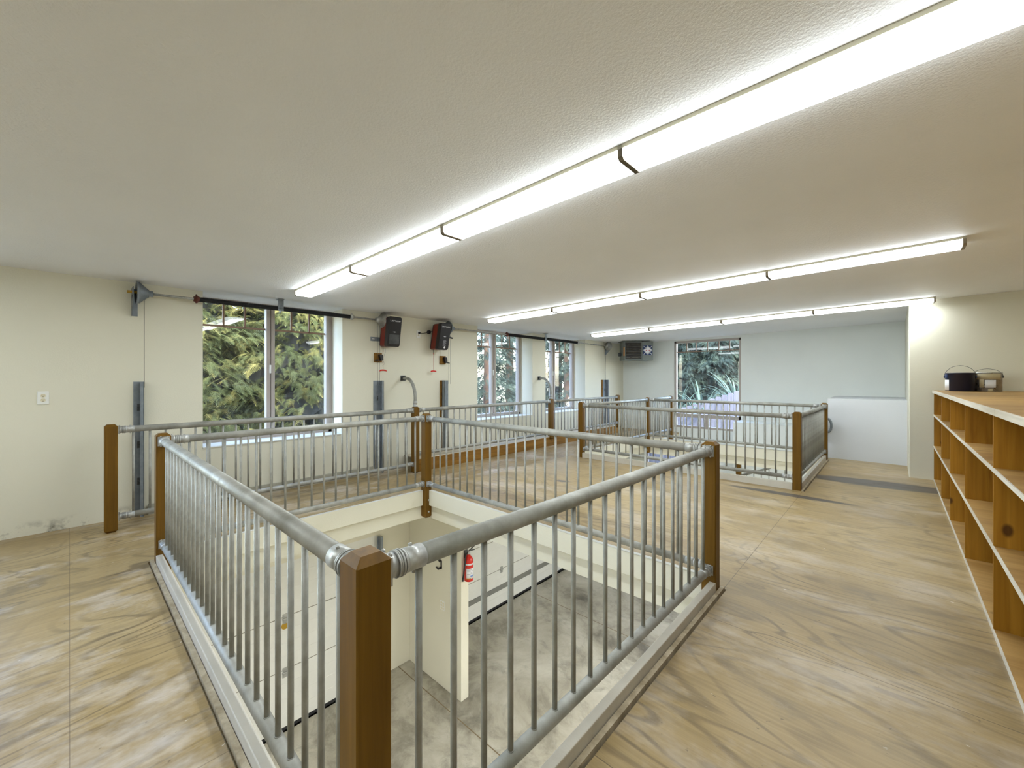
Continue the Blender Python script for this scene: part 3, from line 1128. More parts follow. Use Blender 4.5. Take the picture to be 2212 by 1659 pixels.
monitor(3.055, 3.17, 1.635, 1.77, -1, 'wood block with a black cable monitor below the first opener')
monitor(4.25, 4.36, 1.635, 1.775, 1, 'wood block with a black cable monitor below the plugged in opener')


def outlet(y, z, label, plug):
    t = thing('wall_outlet', label, 'outlet', (XA, y, z), 'white duplex outlets')
    h, w = .0585, .036
    MB().cbox(XA, XA + .007, y - w, y + w, z - h, z + h, .003).build('cover_plate', 'plate', t)
    for k in (1, -1):
        if plug and k == 1:
            continue
        rc = MB()
        rc.lathe([(0, .0165), (.003, .0165)], (XA + .006, y, z + k * .0195), (1, 0, 0), 20)
        o = rc.build('receptacle', 'ivory', t)
        s = MB()
        for q in (-.006, .006):
            s.box(XA + .009, XA + .0105, y + q - .0015, y + q + .0015, z + k * .0195 + .001, z + k * .0195 + .009)
        s.lathe([(0, .003), (.0015, .003)], (XA + .009, y, z + k * .0195 - .008), (1, 0, 0), 8)
        s.build('socket_slots', 'slot', o)
    return t


outlet(-.162, 1.216, 'white duplex outlet low on the bare left end of the window wall', False)
outlet(3.445, 2.11, 'white outlet peeking out behind the first opener', True)
outlet(3.828, 2.107, 'white outlet feeding the corded opener', True)
t = thing('power_plug', 'black plug in the outlet behind the first opener', 'plug', (XA + .02, 3.44, 2.13))
m_ = MB().lathe([(0, .014), (.03, .016), (.04, .008)], (XA + .009, 3.445, 2.13), (1, -.6, .2), 10)
m_.tube([(XA + .04, 3.425, 2.137), (XA + .06, 3.39, 2.14), (XA + .06, 3.33, 2.12)], .005, 6)
m_.build('plug_body', 'black', t)
t = thing('power_cord', 'black power cord with a coiled bundle running to the opener', 'cord', (XA + .02, 3.83, 2.126))  # the second opener's own power cord and plug
m_ = MB().lathe([(0, .014), (.026, .016), (.036, .008)], (XA + .009, 3.828, 2.126), (1, .3, 0), 10)
m_.build('plug_body', 'black', t)
m_ = MB().tube([(XA + .03, 3.84, 2.122), (XA + .05, 3.88, 2.12), (XA + .05, 3.93, 2.132), (XA + .06, 3.985, 2.15), (XA + .06, 4.06, 2.17)], .005, 6)
for a in range(3):
    m_.tube([(XA + .05 + .018 * a, 3.985 + .022 * math.cos(q * PI / 6), 2.148 + .026 * math.sin(q * PI / 6)) for q in range(13)], .006, 6)
m_.build('cord_run', 'black', t)
t = thing('signal_wire', 'thin white wire hanging loosely below the first opener', 'wire', (XA + .01, 3.2, 1.75))
MB().tube([(XA + .05, 3.2, 1.88), (XA + .03, 3.225, 1.83), (XA + .012, 3.235, 1.78), (XA + .01, 3.205, 1.71), (XA + .01, 3.2, 1.66), (XA + .01, 3.225, 1.61), (XA + .01, 3.19, 1.585)], .0018, 5).build('wire_run', 'greyprint', t)


def track(y, w, side, label, backing=False):
    t = thing('door_track', label, 'door track', (XA, y, 0), 'vertical door tracks')
    m_ = MB()
    x0 = XA + (.03 if backing else 0)
    z1 = 1.36
    zb_ = 0 if y < 3.5 else .2
    a, b_ = (y - w / 2, y + w / 2)
    m_.box(x0, x0 + .004, a, b_, zb_, z1)                        # web against the wall
    if side > 0:
        m_.box(x0, x0 + .075, b_ - .004, b_, zb_, z1)
        m_.box(x0 + .071, x0 + .075, b_ - .03, b_, zb_, z1)
    else:
        m_.box(x0, x0 + .075, a, a + .004, zb_, z1)
        m_.box(x0 + .071, x0 + .075, a, a + .03, zb_, z1)
    m_.build('track_channel', 'track', t)
    b2 = MB()
    for z in (.35, .72, 1.1):
        yy = (a + .008) if side > 0 else (b_ - .008)
        b2.lathe([(0, .011), (.006, .011), (.014, .007)], (x0 + .004, (a + b_) / 2, z), (1, 0, 0), 8)
        b2.box(x0 + .004, x0 + .006, (a + b_) / 2 - .01, (a + b_) / 2 + .01, z - .035, z + .035)
    b2.build('track_bolts', 'dark_steel', t)
    if backing:
        MB().box(XA, XA + .03, y - w / 2 - .02, y + w / 2 - .02, zb_, z1).build('wood_backing', 'beam', t)


track(.475, .075, 1, 'steel door track at the left of the tree filled window')
track(3.11, .13, 1, 'steel door track below the first opener')
track(4.345, .13, -1, 'steel door track on a wood backing below the second opener', True)
track(9.6, .17, 1, 'steel door track nearest the far corner', True)

# ---------------------------------------------------------------- ceiling light fixtures
XB = [-4.868, -3.54, -2.217, -.909, .395]
ROWW = ['nearest', 'middle', 'farthest', 'added unseen rear']
POSW = ['at the window end', 'second from the window end', 'second from the shelf end', 'at the shelf end']
ang = -math.atan(CS)
first = None
for ri, y0 in enumerate((1.70, 4.636, 7.775, -1.24)):  # last row is unseen, added behind the camera for more light
    for k in range(4):
        xa, xb = XB[k], XB[k + 1]
        xm = (xa + xb) / 2
        zc_ = cz(xm) - .001
        lab = 'lit wraparound light %s of the %s ceiling row' % (POSW[k], ROWW[ri])
        if first is None:
            L = xb - xa - .004
            y1 = y0 + .178
            t = thing('ceiling_light', lab, 'ceiling light', (xm, y0, zc_), 'lit wraparound ceiling lights')
            m_ = MB().box(xm - L / 2, xm + L / 2, y0 - .003, y1 + .003, zc_ - .017, zc_)
            base_o = m_.build('fixture_base', 'fixture', t)
            m_ = MB()
            ys = [(y0, zc_ - .0165), (y0, zc_ - .052), (y0 + .012, zc_ - .063), (y1 - .012, zc_ - .063), (y1, zc_ - .052), (y1, zc_ - .0165)]
            m_.prism(ys, 0, xm - L / 2 + .02, xm + L / 2 - .02)
            len_o = m_.build('lens', 'lens', t)
            caps = []
            for s in (-1, 1):
                c = MB()
                xe = xm + s * (L / 2 - .01)
                yy = [(y0 - .003, zc_), (y0 - .003, zc_ - .053), (y0 + .011, zc_ - .066), (y1 - .011, zc_ - .066), (y1 + .003, zc_ - .053), (y1 + .003, zc_)]
                c.prism(yy, 0, xe - .0105, xe + .0105)
                caps.append(c.build('end_bracket', 'channel', t))
            first = (t, [base_o, len_o] + caps, (xm, y0, zc_))
            t.rotation_euler = (0, ang, 0)
        else:
            t = first[0].copy()
            COL.objects.link(t)
            t.location = (xm, y0, zc_)
            t['label'] = lab
            for c in first[1]:
                o = c.copy()
                COL.objects.link(o)
                o.parent = t
        # the tubes inside, throwing light down through the lens
        l = bpy.data.lights.new('tube_light', 'AREA')
        l.shape = 'RECTANGLE'
        l.size, l.size_y = xb - xa - .06, .15
        l.energy = TUBE
        l.color = (.88, .96, 1)
        o = bpy.data.objects.new('tube_light', l)
        COL.objects.link(o)
        o.location = (xm, y0 + .089, zc_ - .069)

# ---------------------------------------------------------------- unit heater in the corner
t = thing('unit_heater', 'grey louvered unit heater hung from the ceiling in the far corner', 'heater', (-4.82, 10.0, 1.86))
t.rotation_euler = (0, 0, math.radians(45))
hb = Vector(t.location)
# local frame: front faces local -y; x from -.375 to .375
def H(x0, x1, y0, y1, z0, z1):
    return MB().box(hb.x + x0, hb.x + x1, hb.y + y0, hb.y + y1, hb.z + z0, hb.z + z1)
H(-.37, .37, .0, .44, 0, .49).build('heater_cabinet', 'heater', t, bevel=.006)
m_ = H(-.355, .06, -.004, .002, .03, .46)
m_.build('louver_opening', 'slot', t)
for k in range(6):
    z = hb.z + .075 + k * .068
    m_ = MB().obox((hb.x - .147, hb.y - .02, z), (.2, 0, 0), (0, .022, -.014), (0, .001, .002))
    m_.build('louver', 'louver', t)
H(.085, .37, -.012, .0, 0.0, .49).build('access_panel', 'heater', t, bevel=.003)
H(-.385, -.37, .02, .06, .12, .34).build('orange_label', 'orange', t)
st = H(.105, .345, -.0145, -.012, .14, .385).build('sticker', 'navy', t)
m_ = MB()
cx_, cz_ = hb.x + .225, hb.z + .2625
for rr, yy, mi in ((.122, -.0155, 0), (.112, -.0160, 1), (.104, -.0165, 0)):
    m_.prism([(cx_ - rr, cz_), (cx_, cz_ - rr), (cx_ + rr, cz_), (cx_, cz_ + rr)], 1, hb.y + yy, hb.y + yy + .0004, mi)
for s in (-1, 1):
    m_.prism([(cx_ + s * .04 - .018, cz_), (cx_ + s * .04, cz_ - .018), (cx_ + s * .04 + .018, cz_), (cx_ + s * .04, cz_ + .012)], 1, hb.y - .0172, hb.y - .0166, 2)
for sx_, sz_ in ((-1, 1), (1, 1), (-1, -1), (1, -1)):
    m_.obox((cx_ + sx_ * .085, hb.y - .0156, cz_ + sz_ * .085), (.022, 0, -sx_ * sz_ * -.022), (0, .0004, 0), (.004, 0, sx_ * sz_ * -.004))
m_.build('diamond_mark', ['labelw', 'navy', 'labelred'], st)
text('HOT', .05, (cx_ - .045, hb.y - .0168, cz_ + .058), (PI / 2, -PI / 4, 0), 'navy', st)
text('DAWG', .05, (cx_ + .045, hb.y - .0168, cz_ - .058), (PI / 2, -PI / 4, 0), 'navy', st)
m_ = MB()
m_.lathe([(0, .05), (.06, .05), (.065, .04)], (hb.x - .37, hb.y + .33, hb.z + .17), (-1, 0, 0), 14)
m_.build('vent_cap', 'dark_steel', t)
m_ = H(-.42, .1, .06, .42, .49, .515)
m_.build('mounting_plate', 'heater', t)
m_ = MB()
for xx in (-.3, .05):
    for yy in (.1, .38):
        m_.cyl((hb.x + xx, hb.y + yy, hb.z + .49), (hb.x + xx, hb.y + yy, hb.z + .535), .008, 6)
m_.build('hanger_rods', 'dark_steel', t)

# ---------------------------------------------------------------- wooden shelving on the right
XF = .395
t = thing('shelving_unit', 'long open wooden shelving unit with plywood worktop along the right side', 'shelving', (1.0, 3.4, 0))
YE, YS = YC - .03, .9
XBK = XR - .02
zs = [(0, .02, 'base_board'), (.455, .475, 'shelf_board'), (.882, .902, 'shelf_board')]
for z0, z1, nm in zs:
    o = MB().box(XF + .006, XBK, YS, YE, z0, z1).build(nm, 'shelf_ply', t)
    MB().box(XF, XF + .006, YS, YE, z0 - (.002 if z0 else 0), z1 + .001).build('front_edge', 'ply_edge', o)
for (ya_, yb_) in ((YS, 3.27), (3.274, 5.7), (5.704, 6.95), (6.954, YE)):
    o = MB().box(XF - .004, XBK, ya_, yb_, 1.196, 1.232).build('worktop_board', 'shelf_ply', t)
    MB().box(XF - .012, XF - .004, ya_, yb_, 1.196, 1.232).build('front_edge', 'ply_edge', o)
for y in (1.05, 2.25, 3.44, 4.66, 5.8, 6.82, YE - .03):
    m_ = MB()
    for z0, z1 in ((.02, .455), (.475, .882), (.902, 1.196)):
        m_.box(XF + .004, XBK - .01, y, y + .02, z0, z1)
    m_.build('divider', 'shelf', t)
MB().box(XBK - .01, XBK, YS, YE, .02, 1.196).build('back_panel', 'shelf', t)


def can(x, y, r, h, label, navy):
    z = 1.232
    t = thing('paint_can', label, 'paint can', (x, y, z), 'paint cans on the worktop')
    mt = 'cannavy' if navy else 'tin'
    MB().lathe([(0, r * .98), (.003, r), (h - .012, r), (h - .01, r * 1.03), (h - .002, r * 1.03), (h, r)], (x, y, z), (0, 0, 1), 32).build('can_body', mt, t)
    MB().lathe([(h - .006, r * .9), (h - .001, r * .9), (h + .002, r * .86)], (x, y, z), (0, 0, 1), 32).build('lid', 'beamtop' if navy else 'paintdrip', t)
    d = Vector((x, y, 0)).normalized()
    s = Vector((d.y, -d.x, 0))
    b = MB()
    zz = z + h * .78
    pts = []
    lean = -.12
    for k in range(15):
        a = PI * k / 14
        pts.append(Vector((x, y, zz)) + s * (-r * 1.05 * math.cos(a)) + Vector((0, 0, math.sin(a) * (h * .62 if navy else h * .42))) + d * (math.sin(a) * .05))
    b.tube(pts, .0025, 6)
    b.build('bail_handle', 'dark_steel', t)
    for q in (-1, 1):
        MB().lathe([(0, .016), (.008, .016), (.012, .008)], Vector((x, y, zz)) + s * (q * r), s * q, 10).build('handle_ear', 'navy' if navy else 'dark_steel', t)
    # wrapped label pieces following the can wall
    def wrap(a0, a1, z0, z1, mat, nm, off=.0012):
        m_ = MB()
        base = math.atan2(-d.y, -d.x)
        n = 10
        vs, fs = [], []
        for k in range(n + 1):
            a = base + math.radians(a0 + (a1 - a0) * k / n)
            for rr in (r + .0002, r + off):
                for z_ in (z0, z1):
                    vs.append((x + math.cos(a) * rr, y + math.sin(a) * rr, z + z_))
        for k in range(n):
            o = k * 4
            fs += [(o + 2, o + 6, o + 7, o + 3), (o, o + 1, o + 5, o + 4), (o + 1, o + 3, o + 7, o + 5), (o, o + 4, o + 6, o + 2)]
        m_.add(vs, fs, True)
        m_.build(nm, mat, t)
    if navy:
        wrap(-88, -46, .012, h * .62, 'labelw', 'label')
        wrap(-88, -56, h * .64, h * .93, 'navy', 'blue_label')
    else:
        wrap(-40, 60, h * .62, h - .013, 'paintdrip', 'paint_drip')
        wrap(-30, -12, h * .2, h * .64, 'paintdrip', 'paint_drip', .0016)
        wrap(-8, 34, h * .2, h * .6, 'labelw', 'label')
        wrap(4, 22, .0, h * .14, 'paintdrip', 'paint_drip', .0016)


can(.612, 7.66, .131, .232, 'dark navy paint can with a raised wire bail on the worktop', True)
can(.85, 7.78, .125, .235, 'bare tin paint can with beige drips beside the navy can', False)

# ---------------------------------------------------------------- things on the garage partition
t = thing('fire_extinguisher', 'red fire extinguisher hanging on the end of the partition below', 'fire extinguisher', (-4.295, 3.74, -1.385))
x, y, z = -4.288, 3.74, -1.385
MB().lathe([(0, .05), (.006, .06), (.012, .062), (.275, .062), (.3, .058), (.325, .044), (.345, .024), (.36, .02)], (x, y, z), (0, 0, 1), 28).build('cylinder', 'red', t)
m_ = MB()
m_.lathe([(0, .02), (.03, .02), (.034, .014), (.05, .014)], (x, y, z + .355), (0, 0, 1), 12)
m_.build('valve', 'fit', t)
m_ = MB()
m_.obox((x + .01, y + .045, z + .405), (.008, .05, .0), (-.008, .002, 0), (0, 0, .005))
m_.obox((x + .01, y + .04, z + .43), (.008, .05, .028), (-.008, .002, 0), (0, -.003, .005))
m_.build('squeeze_handle', 'dark_steel', t)
m_ = MB()
m_.tube([(x, y - .018, z + .385), (x, y - .05, z + .375), (x + .01, y - .07, z + .3), (x + .01, y - .095, z + .15), (x + .01, y - .11, z + .07)], .01, 8)
m_.cyl((x + .01, y - .11, z + .07), (x + .01, y - .117, z + .03), .013, 8)
m_.build('hose', 'rubber', t)
def band(a0, a1, z0, z1, mat, nm, off):
    m_ = MB()
    vs, fs = [], []
    n = 12
    base = math.atan2(-y, -x)
    for k in range(n + 1):
        a = base + math.radians(a0 + (a1 - a0) * k / n)
        for rr in (.0622, .0622 + off):
            for q in (z0, z1):
                vs.append((x + math.cos(a) * rr, y + math.sin(a) * rr, z + q))
    for k in range(n):
        o = k * 4
        fs += [(o + 2, o + 6, o + 7, o + 3), (o + 1, o + 3, o + 7, o + 5), (o, o + 4, o + 6, o + 2)]
    m_.add(vs, fs, True)
    return m_.build(nm, mat, t)
band(-55, 85, .228, .25, 'labelw', 'label_band', .001)
lb = band(-30, 90, .045, .185, 'labelw', 'label', .001)
band(-34, 30, .04, .056, 'yellow', 'label_stripe', .0015)
band(20, 80, .07, .09, 'bluelabel', 'label_print', .0015)
for k in range(4):
    band(-20, 60 - 10 * (k % 2), .11 + k * .018, .115 + k * .018, 'greyprint', 'label_print', .0014)
m_ = MB()
m_.box(-4.36, -4.345, y - .03, y + .03, z + .25, z + .4)
m_.build('wall_bracket', 'dark_steel', t)

t = thing('wall_hook', 'black wall hook on the partition below', 'hook', (-4.836, 3.665, -1.29))
m_ = MB()
xx, zz, yy = -4.836, -1.30, 3.665
m_.box(xx + .02, xx + .05, yy - .006, yy, zz - .06, zz + .06)
m_.prism([(xx + .04, zz + .06), (xx - .01, zz + .085), (xx - .07, zz + .06), (xx - .01, zz + .06), (xx + .02, zz + .035)], 1, yy - .03, yy - .004)
m_.prism([(xx + .04, zz - .06), (xx - .01, zz - .085), (xx - .07, zz - .06), (xx - .01, zz - .06), (xx + .02, zz - .035)], 1, yy - .03, yy - .004)
m_.build('hook_body', 'black', t)
t = thing('wall_control', 'white wall control plate on the partition below', 'control plate', (-4.77, 3.665, -1.88))
MB().box(-4.82, -4.72, 3.658, 3.665, -1.945, -1.815).build('cover_plate', 'plate', t, bevel=.002)
m_ = MB()
for i in range(2):
    for k in range(3):
        m_.box(-4.805 + i * .045, -4.775 + i * .045, 3.654, 3.659, -1.93 + k * .038, -1.905 + k * .038)
m_.build('buttons', 'ivory', t)

# ---------------------------------------------------------------- stair below the far opening
t = thing('stair_handrail', 'pipe stair rail on a wooden post inside the farther opening', 'handrail', (-2.4, 9.5, LOW))
m_ = MB().cbox(-2.42, -2.33, 9.46, 9.55, LOW, -.33, .01)
m_.build('newel_post', 'post', t)
m_ = MB()
a, b_ = Vector((-2.32, 9.5, -.62)), Vector((-.92, 9.5, .02))
m_.cyl(a, b_, .022, 12)
m_.cyl(a + Vector((0, 0, -.6)), b_ + Vector((0, 0, -.6)), .02, 12)
m_.build('sloping_rail', 'pipe', t)
for k in range(10):
    q = a + (b_ - a) * (k + .7) / 10.5
    MB().cyl(q, q + Vector((0, 0, -.6)), .009, 8).build('baluster', 'pipe', t)
t = thing('handrail_return', 'bent pipe handrail end poking out beside the last far post', 'handrail', (-.84, 9.09, .6))
pts = [(-.845 + .05 * math.sin(a * PI / 10), 9.0, .575 + .115 * math.cos(a * PI / 10)) for a in range(11)]
pts = [(-1.2, 9.0, .69)] + pts + [(-1.2, 9.0, .46)]
MB().tube(pts, .02, 10).build('bent_pipe', 'track', t)
MB().cyl((-.86, 9.0, .69), (-.86, 9.09, .69), .012, 8).build('wall_bracket', 'track', t)
MB().cyl((-.86, 9.0, .46), (-.86, 9.09, .46), .012, 8).build('wall_bracket', 'track', t)


# ---------------------------------------------------------------- outside
m_ = MB().box(-40, 25, -25, 45, LOW - .5, LOW - .16)
struct('ground', m_, 'ground', 'ground outside the building', 'ground')


def frond_mesh(name, n, height, radius, seed, mat, size=.36, droop=.35, core=.6, z_low=.0):
    """conifer crown: many flat sprays of leaflets on drooping boughs"""
    rs = np.random.RandomState(seed)
    tv = []
    # a spray: axis along x, leaflets in pairs, slightly curved down
    K = 9
    for k in range(K):
        t0 = k / K
        w = .36 * (1 - .75 * t0)
        z_ = -.18 * t0 * t0
        for s in (-1, 1):
            tv.append([(t0 - .01, 0, z_), (t0 + .055, 0, z_ - .02), (t0 + .2 + .12 * w, s * w, z_ - .12 * w)])
            tv.append([(t0 + .03, 0, z_ + .01), (t0 + .08, s * w * .3, z_ + .01), (t0 + .12, s * w * .62, z_ - .04)])
    tv.append([(.9, -.05, -.15), (.9, .05, -.15), (1.15, 0, -.24)])
    tv = np.array(tv).reshape(-1, 3)
    nb = max(1, n // 34)
    pos, dirs, sz = [], [], []
    for b in range(nb):
        u = rs.rand() ** .8
        zb = z_low + (height - z_low) * u
        rmax = radius * (1 - (zb / height)) ** .75 + .25
        az = rs.rand() * 2 * PI
        L = rmax * (.75 + .35 * rs.rand())
        d = np.array([math.cos(az), math.sin(az), 0])
        sd = np.array([-d[1], d[0], 0])
        for k in range(34):
            f_ = .25 + .75 * rs.rand() ** .7
            side = (rs.rand() - .5) * .75 * L * (1.15 - f_) * 1.2
            p = d * L * f_ + sd * side + np.array([0, 0, zb + .18 * L * f_ - droop * L * f_ * f_ + (rs.rand() - .5) * .22])
            dd = d * (.7 + .4 * rs.rand()) + sd * (side / L * 1.6 + (rs.rand() - .5) * 1.0) + np.array([0, 0, -.15 - .6 * rs.rand()])
            pos.append(p); dirs.append(dd / np.linalg.norm(dd)); sz.append(size * (.55 + .8 * rs.rand()))
    pos, dirs, sz = np.array(pos), np.array(dirs), np.array(sz)
    up = np.tile([0, 0, 1.], (len(pos), 1)) + (rs.rand(len(pos), 3) - .5) * .9
    y_ = np.cross(up, dirs); y_ /= np.linalg.norm(y_, axis=1)[:, None]
    z_ = np.cross(dirs, y_)
    V = (pos[:, None, :] + sz[:, None, None] * (tv[None, :, 0:1] * dirs[:, None, :] + tv[None, :, 1:2] * y_[:, None, :] + tv[None, :, 2:3] * z_[:, None, :])).reshape(-1, 3)
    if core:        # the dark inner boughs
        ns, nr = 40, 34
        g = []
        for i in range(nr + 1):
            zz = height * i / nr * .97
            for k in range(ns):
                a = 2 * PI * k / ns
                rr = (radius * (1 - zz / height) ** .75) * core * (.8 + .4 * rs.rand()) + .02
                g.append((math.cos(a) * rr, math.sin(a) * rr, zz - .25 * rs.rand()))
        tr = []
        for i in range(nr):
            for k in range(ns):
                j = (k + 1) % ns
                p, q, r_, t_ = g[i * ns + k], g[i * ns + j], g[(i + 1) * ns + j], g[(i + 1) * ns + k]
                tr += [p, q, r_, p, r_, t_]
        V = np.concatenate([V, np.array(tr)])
    me = bpy.data.meshes.new(name)
    nv = len(V)
    me.vertices.add(nv)
    me.vertices.foreach_set('co', V.astype(np.float32).ravel())
    me.loops.add(nv)
    me.loops.foreach_set('vertex_index', np.arange(nv, dtype=np.int32))
    me.polygons.add(nv // 3)
    me.polygons.foreach_set('loop_start', np.arange(0, nv, 3, dtype=np.int32))
    me.materials.append(M[mat])
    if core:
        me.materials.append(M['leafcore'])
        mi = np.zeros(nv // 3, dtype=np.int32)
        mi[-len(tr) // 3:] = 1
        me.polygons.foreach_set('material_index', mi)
    me.update(calc_edges=True)
    return me


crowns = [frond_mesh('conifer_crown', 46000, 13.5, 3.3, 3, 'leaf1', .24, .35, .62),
          frond_mesh('conifer_crown', 11000, 15, 2.7, 5, 'leaf2', .27, .35, .0),
          frond_mesh('conifer_crown', 9500, 12, 2.8, 9, 'leaf2', .27, .35, .0)]

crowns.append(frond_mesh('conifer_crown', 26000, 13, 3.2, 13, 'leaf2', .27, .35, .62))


def tree(x, y, ci, rot, s, label, h=12):
    t = thing('conifer_tree', label, 'tree', (x, y, LOW - .2), 'conifers outside the windows')
    t.rotation_euler = (0, 0, rot)
    t.scale = (s, s, s)
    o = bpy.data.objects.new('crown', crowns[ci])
    COL.objects.link(o)
    o.parent = t
    m_ = MB().tube([(x, y, LOW - .4), (x + .05, y, LOW + h * .4), (x, y + .05, LOW + h * .7), (x, y, LOW + h)], [.28, .2, .12, .03], 10)
    b = m_.build('trunk', 'trunk', t)
    b.location = (0, 0, 0)
    return t


tree(-11.6, 1.2, 0, .3, 1., 'dense yellow green conifer filling the nearest window from its left side')
tree(-11.2, 4.1, 0, 2.1, .95, 'dense yellow green conifer filling the right pane of the nearest window')
tree(-14.5, 6.6, 0, 5.2, 1.05, 'tall conifer standing farther back between the two dense ones')
tree(-12.6, 12.0, 1, .7, .9, 'bluish conifer in the left pane of the middle window')
tree(-15.5, 19.5, 1, 3.6, .95, 'loose bluish conifer with sky gaps beside the middle window mullion')
tree(-12.5, 17.6, 2, 1.3, .8, 'bluish conifer seen through the window nearest the heater')
tree(-17.5, 27.5, 1, 2.9, 1.1, 'distant conifer behind the window nearest the heater')
tree(-17.4, 18.6, 2, 4.4, 1.15, 'bluish conifer behind the right pane of the middle window')
tree(-20.5, 20.0, 1, .2, 1.1, 'faraway bluish conifer behind the left pane of the middle window')
tree(-15.2, 20.6, 2, 5.4, 1.0, 'bluish conifer behind the mullion of the window nearest the heater')
tree(-6.7, 18.2, 3, 2.6, .62, 'shorter dark conifer in the middle of the tall far window')
tree(-5.5, 18.6, 3, 5.1, .7, 'dark conifer right of centre in the tall far window')
tree(-8.6, 20.2, 3, 4.4, .85, 'dark conifer behind the fence in the tall far window')
tree(-4.6, 21.5, 3, 1.0, .9, 'dark conifer behind the fence at the shelf side of the tall far window')


def plume_plant(x, y, z0, n, h, label, mat='leaf3', plumes=0, seed=1, width=.035):
    rs = random.Random(seed)
    t = thing('strap_leaf_plant' if not plumes else 'plume_grass', label, 'plant', (x, y, z0))
    m_ = MB()
    for k in range(n):
        az = rs.random() * 2 * PI
        el = .5 + rs.random() * .9
        L = h * (.7 + .5 * rs.random())
        pts = []
        for q in range(7):
            f_ = q / 6
            r_ = L * f_ * math.cos(el) * (1 + .5 * f_)
            zz = L * (f_ * math.sin(el) * 1.25 - .62 * f_ * f_ * f_ * (1.3 - el * .6))
            pts.append(Vector((x + math.cos(az) * r_, y + math.sin(az) * r_, z0 + zz)))
        sd = Vector((-math.sin(az), math.cos(az), 0))
        vs, fs = [], []
        for q, p in enumerate(pts):
            w = width * (1 - (q / 6) ** 2) + .002
            vs += [p - sd * w, p + sd * w]
        for q in range(6):
            fs.append((2 * q, 2 * q + 1, 2 * q + 3, 2 * q + 2))
        m_.add(vs, fs, True)
    m_.build('leaves', mat, t, fix=False)
    if plumes:
        pm = MB()
        for k in range(plumes):
            az = rs.random() * 2 * PI
            px, py = x + math.cos(az) * .3 * rs.random(), y + math.sin(az) * .3 * rs.random()
            hz = z0 + h * (1.0 + .35 * rs.random())
            lx, ly = rs.uniform(-.25, .25), rs.uniform(-.25, .25)
            pm.tube([(x, y, z0 + .2), (px, py, hz - .5), (px + lx * .3, py + ly * .3, hz)], .008, 5)
            for q in range(46):
                f_ = q / 46
                c = Vector((px + lx * .3 * f_, py + ly * .3 * f_, hz - .5 + .75 * f_))
                a = rs.random() * 2 * PI
                w = .12 * math.sin(PI * min(1, f_ * .9 + .1)) + .02
                tip = c + Vector((math.cos(a) * w, math.sin(a) * w, .07))
                pm.add([c - Vector((0, 0, .01)), c + Vector((.012, .012, .01)), tip], [(0, 1, 2)])
        pm.build('plumes', 'plume', t, fix=False)
    return t


plume_plant(-9.0, 12.9, -2.0, 60, 1.9, 'pale plume grass clump outside the window nearest the heater', 'leaf3', 9, 4, .02)
plume_plant(-4.15, 12.7, .05, 46, 1.25, 'strap leaved plant above the low end of the stepped fence', 'leaf3', 0, 6)
plume_plant(-3.35, 13.2, .5, 46, 1.3, 'strap leaved plant above the tall end of the stepped fence', 'leaf3', 0, 8)
plume_plant(-5.0, 12.9, -.4, 40, 1.5, 'strap leaved plant at the left edge of the tall far window', 'leaf3', 0, 11)

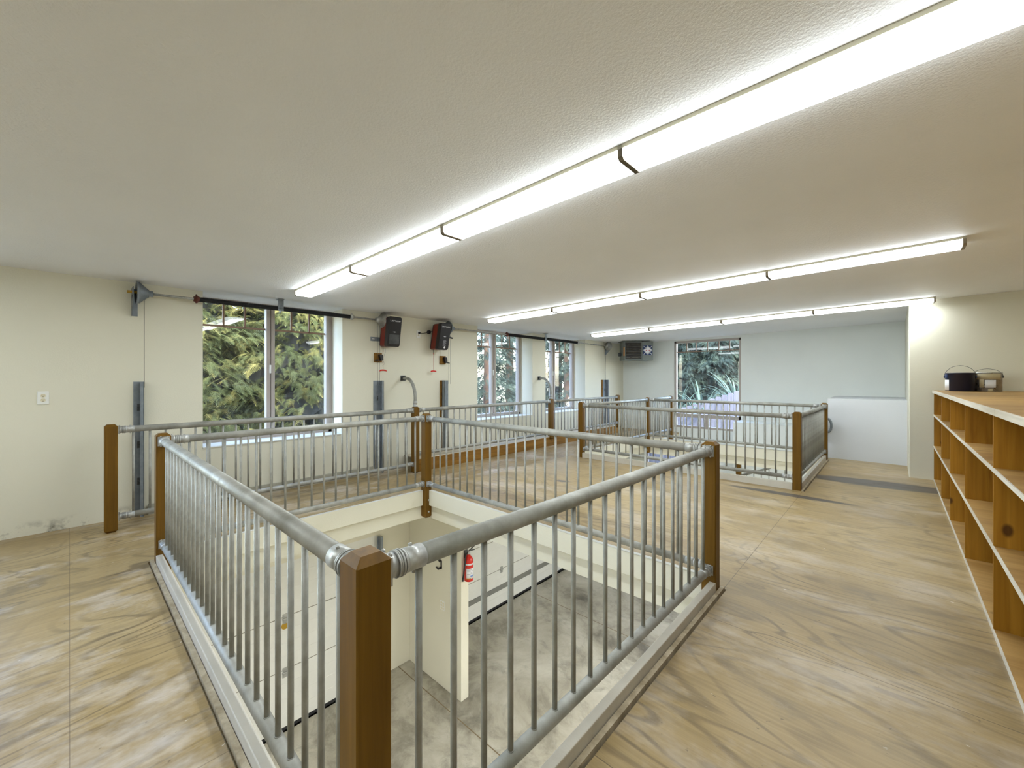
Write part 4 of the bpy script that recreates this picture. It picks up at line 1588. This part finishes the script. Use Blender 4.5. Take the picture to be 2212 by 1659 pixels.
t = thing('picket_fence', 'weathered grey board fence stepping up the slope outside the tall window', 'fence', (-3.7, 12.2, LOW))
m_ = MB()
for k in range(22):
    x0 = -5.8 + k * .155
    zt_ = .36 + max(0, x0 + 5.1) * .36
    m_.prism([(x0, -2.2), (x0 + .145, -2.2), (x0 + .145, zt_ - .03), (x0 + .12, zt_), (x0 + .025, zt_), (x0, zt_ - .03)], 1, 12.2, 12.22)
m_.build('fence_boards', 'fence', t)
m_ = MB().box(-5.85, -2.3, 12.22, 12.27, -.35, -.26)
m_.build('fence_rail', 'fence', t)
m_ = MB()
m_.add([(-9, 12.3, -1.0), (4, 12.3, .9), (4, 16, 1.6), (-9, 16, -.8), (-9, 12.3, LOW), (4, 12.3, LOW), (4, 16, LOW), (-9, 16, LOW)],
       [(0, 1, 2, 3), (7, 6, 5, 4), (0, 4, 5, 1), (1, 5, 6, 2), (2, 6, 7, 3), (3, 7, 4, 0)])
struct('ground_bank', m_, 'ground', 'earth bank behind the stepped fence', 'ground')

# ---------------------------------------------------------------- light
w = bpy.data.worlds.new('sky')
sc.world = w
w.use_nodes = True
nt = w.node_tree
bg = nt.nodes['Background']
sky = nt.nodes.new('ShaderNodeTexSky')
sky.sky_type = 'NISHITA'
sky.sun_disc = False
sky.sun_elevation = math.radians(48)
sky.sun_rotation = math.radians(110)
sky.air_density = 1.2
sky.dust_density = 1.5
nt.links.new(mixc(nt, 1.0, sky.outputs[0], (1.0, .965, 1.05), 'MULTIPLY'), bg.inputs[0])
bg.inputs[1].default_value = 3.0

sun = bpy.data.lights.new('sun', 'SUN')
sun.energy = 5.5
sun.angle = math.radians(1.5)
sun.color = (1, .93, .8)
so = bpy.data.objects.new('sun', sun)
COL.objects.link(so)
so.rotation_euler = Vector((-.62, .30, -.72)).to_track_quat('-Z', 'Y').to_euler()

# garage lamps under the loft floor
for i, (x, y, e) in enumerate(((-2.4, -.9, 95), (-1.6, 4.9, 48), (.6, 4.6, 60), (.6, .5, 60), (.6, 7.6, 70))):
    l = bpy.data.lights.new('garage_lamp', 'AREA')
    l.shape = 'RECTANGLE'
    l.size, l.size_y = 1.3, .25
    l.energy = e
    l.color = (.97, .99, 1)
    o = bpy.data.objects.new('garage_lamp', l)
    COL.objects.link(o)
    o.location = (x, y, SLAB - .03)

# ---------------------------------------------------------------- camera
cam = bpy.data.cameras.new('camera')
cam.lens = 888 / 2212 * 36
cam.sensor_width = 36
cam.shift_y = -11.5 / 2212
cam.clip_start = .02
co = bpy.data.objects.new('camera', cam)
COL.objects.link(co)
co.location = (0, 0, 1.39)
co.rotation_euler = (PI / 2, 0, math.radians(42.894))
sc.camera = co

sc.view_settings.view_transform = 'Standard'
sc.view_settings.look = 'None'
sc.view_settings.exposure = .42
sc.view_settings.gamma = 1
sc.view_settings.use_curve_mapping = False
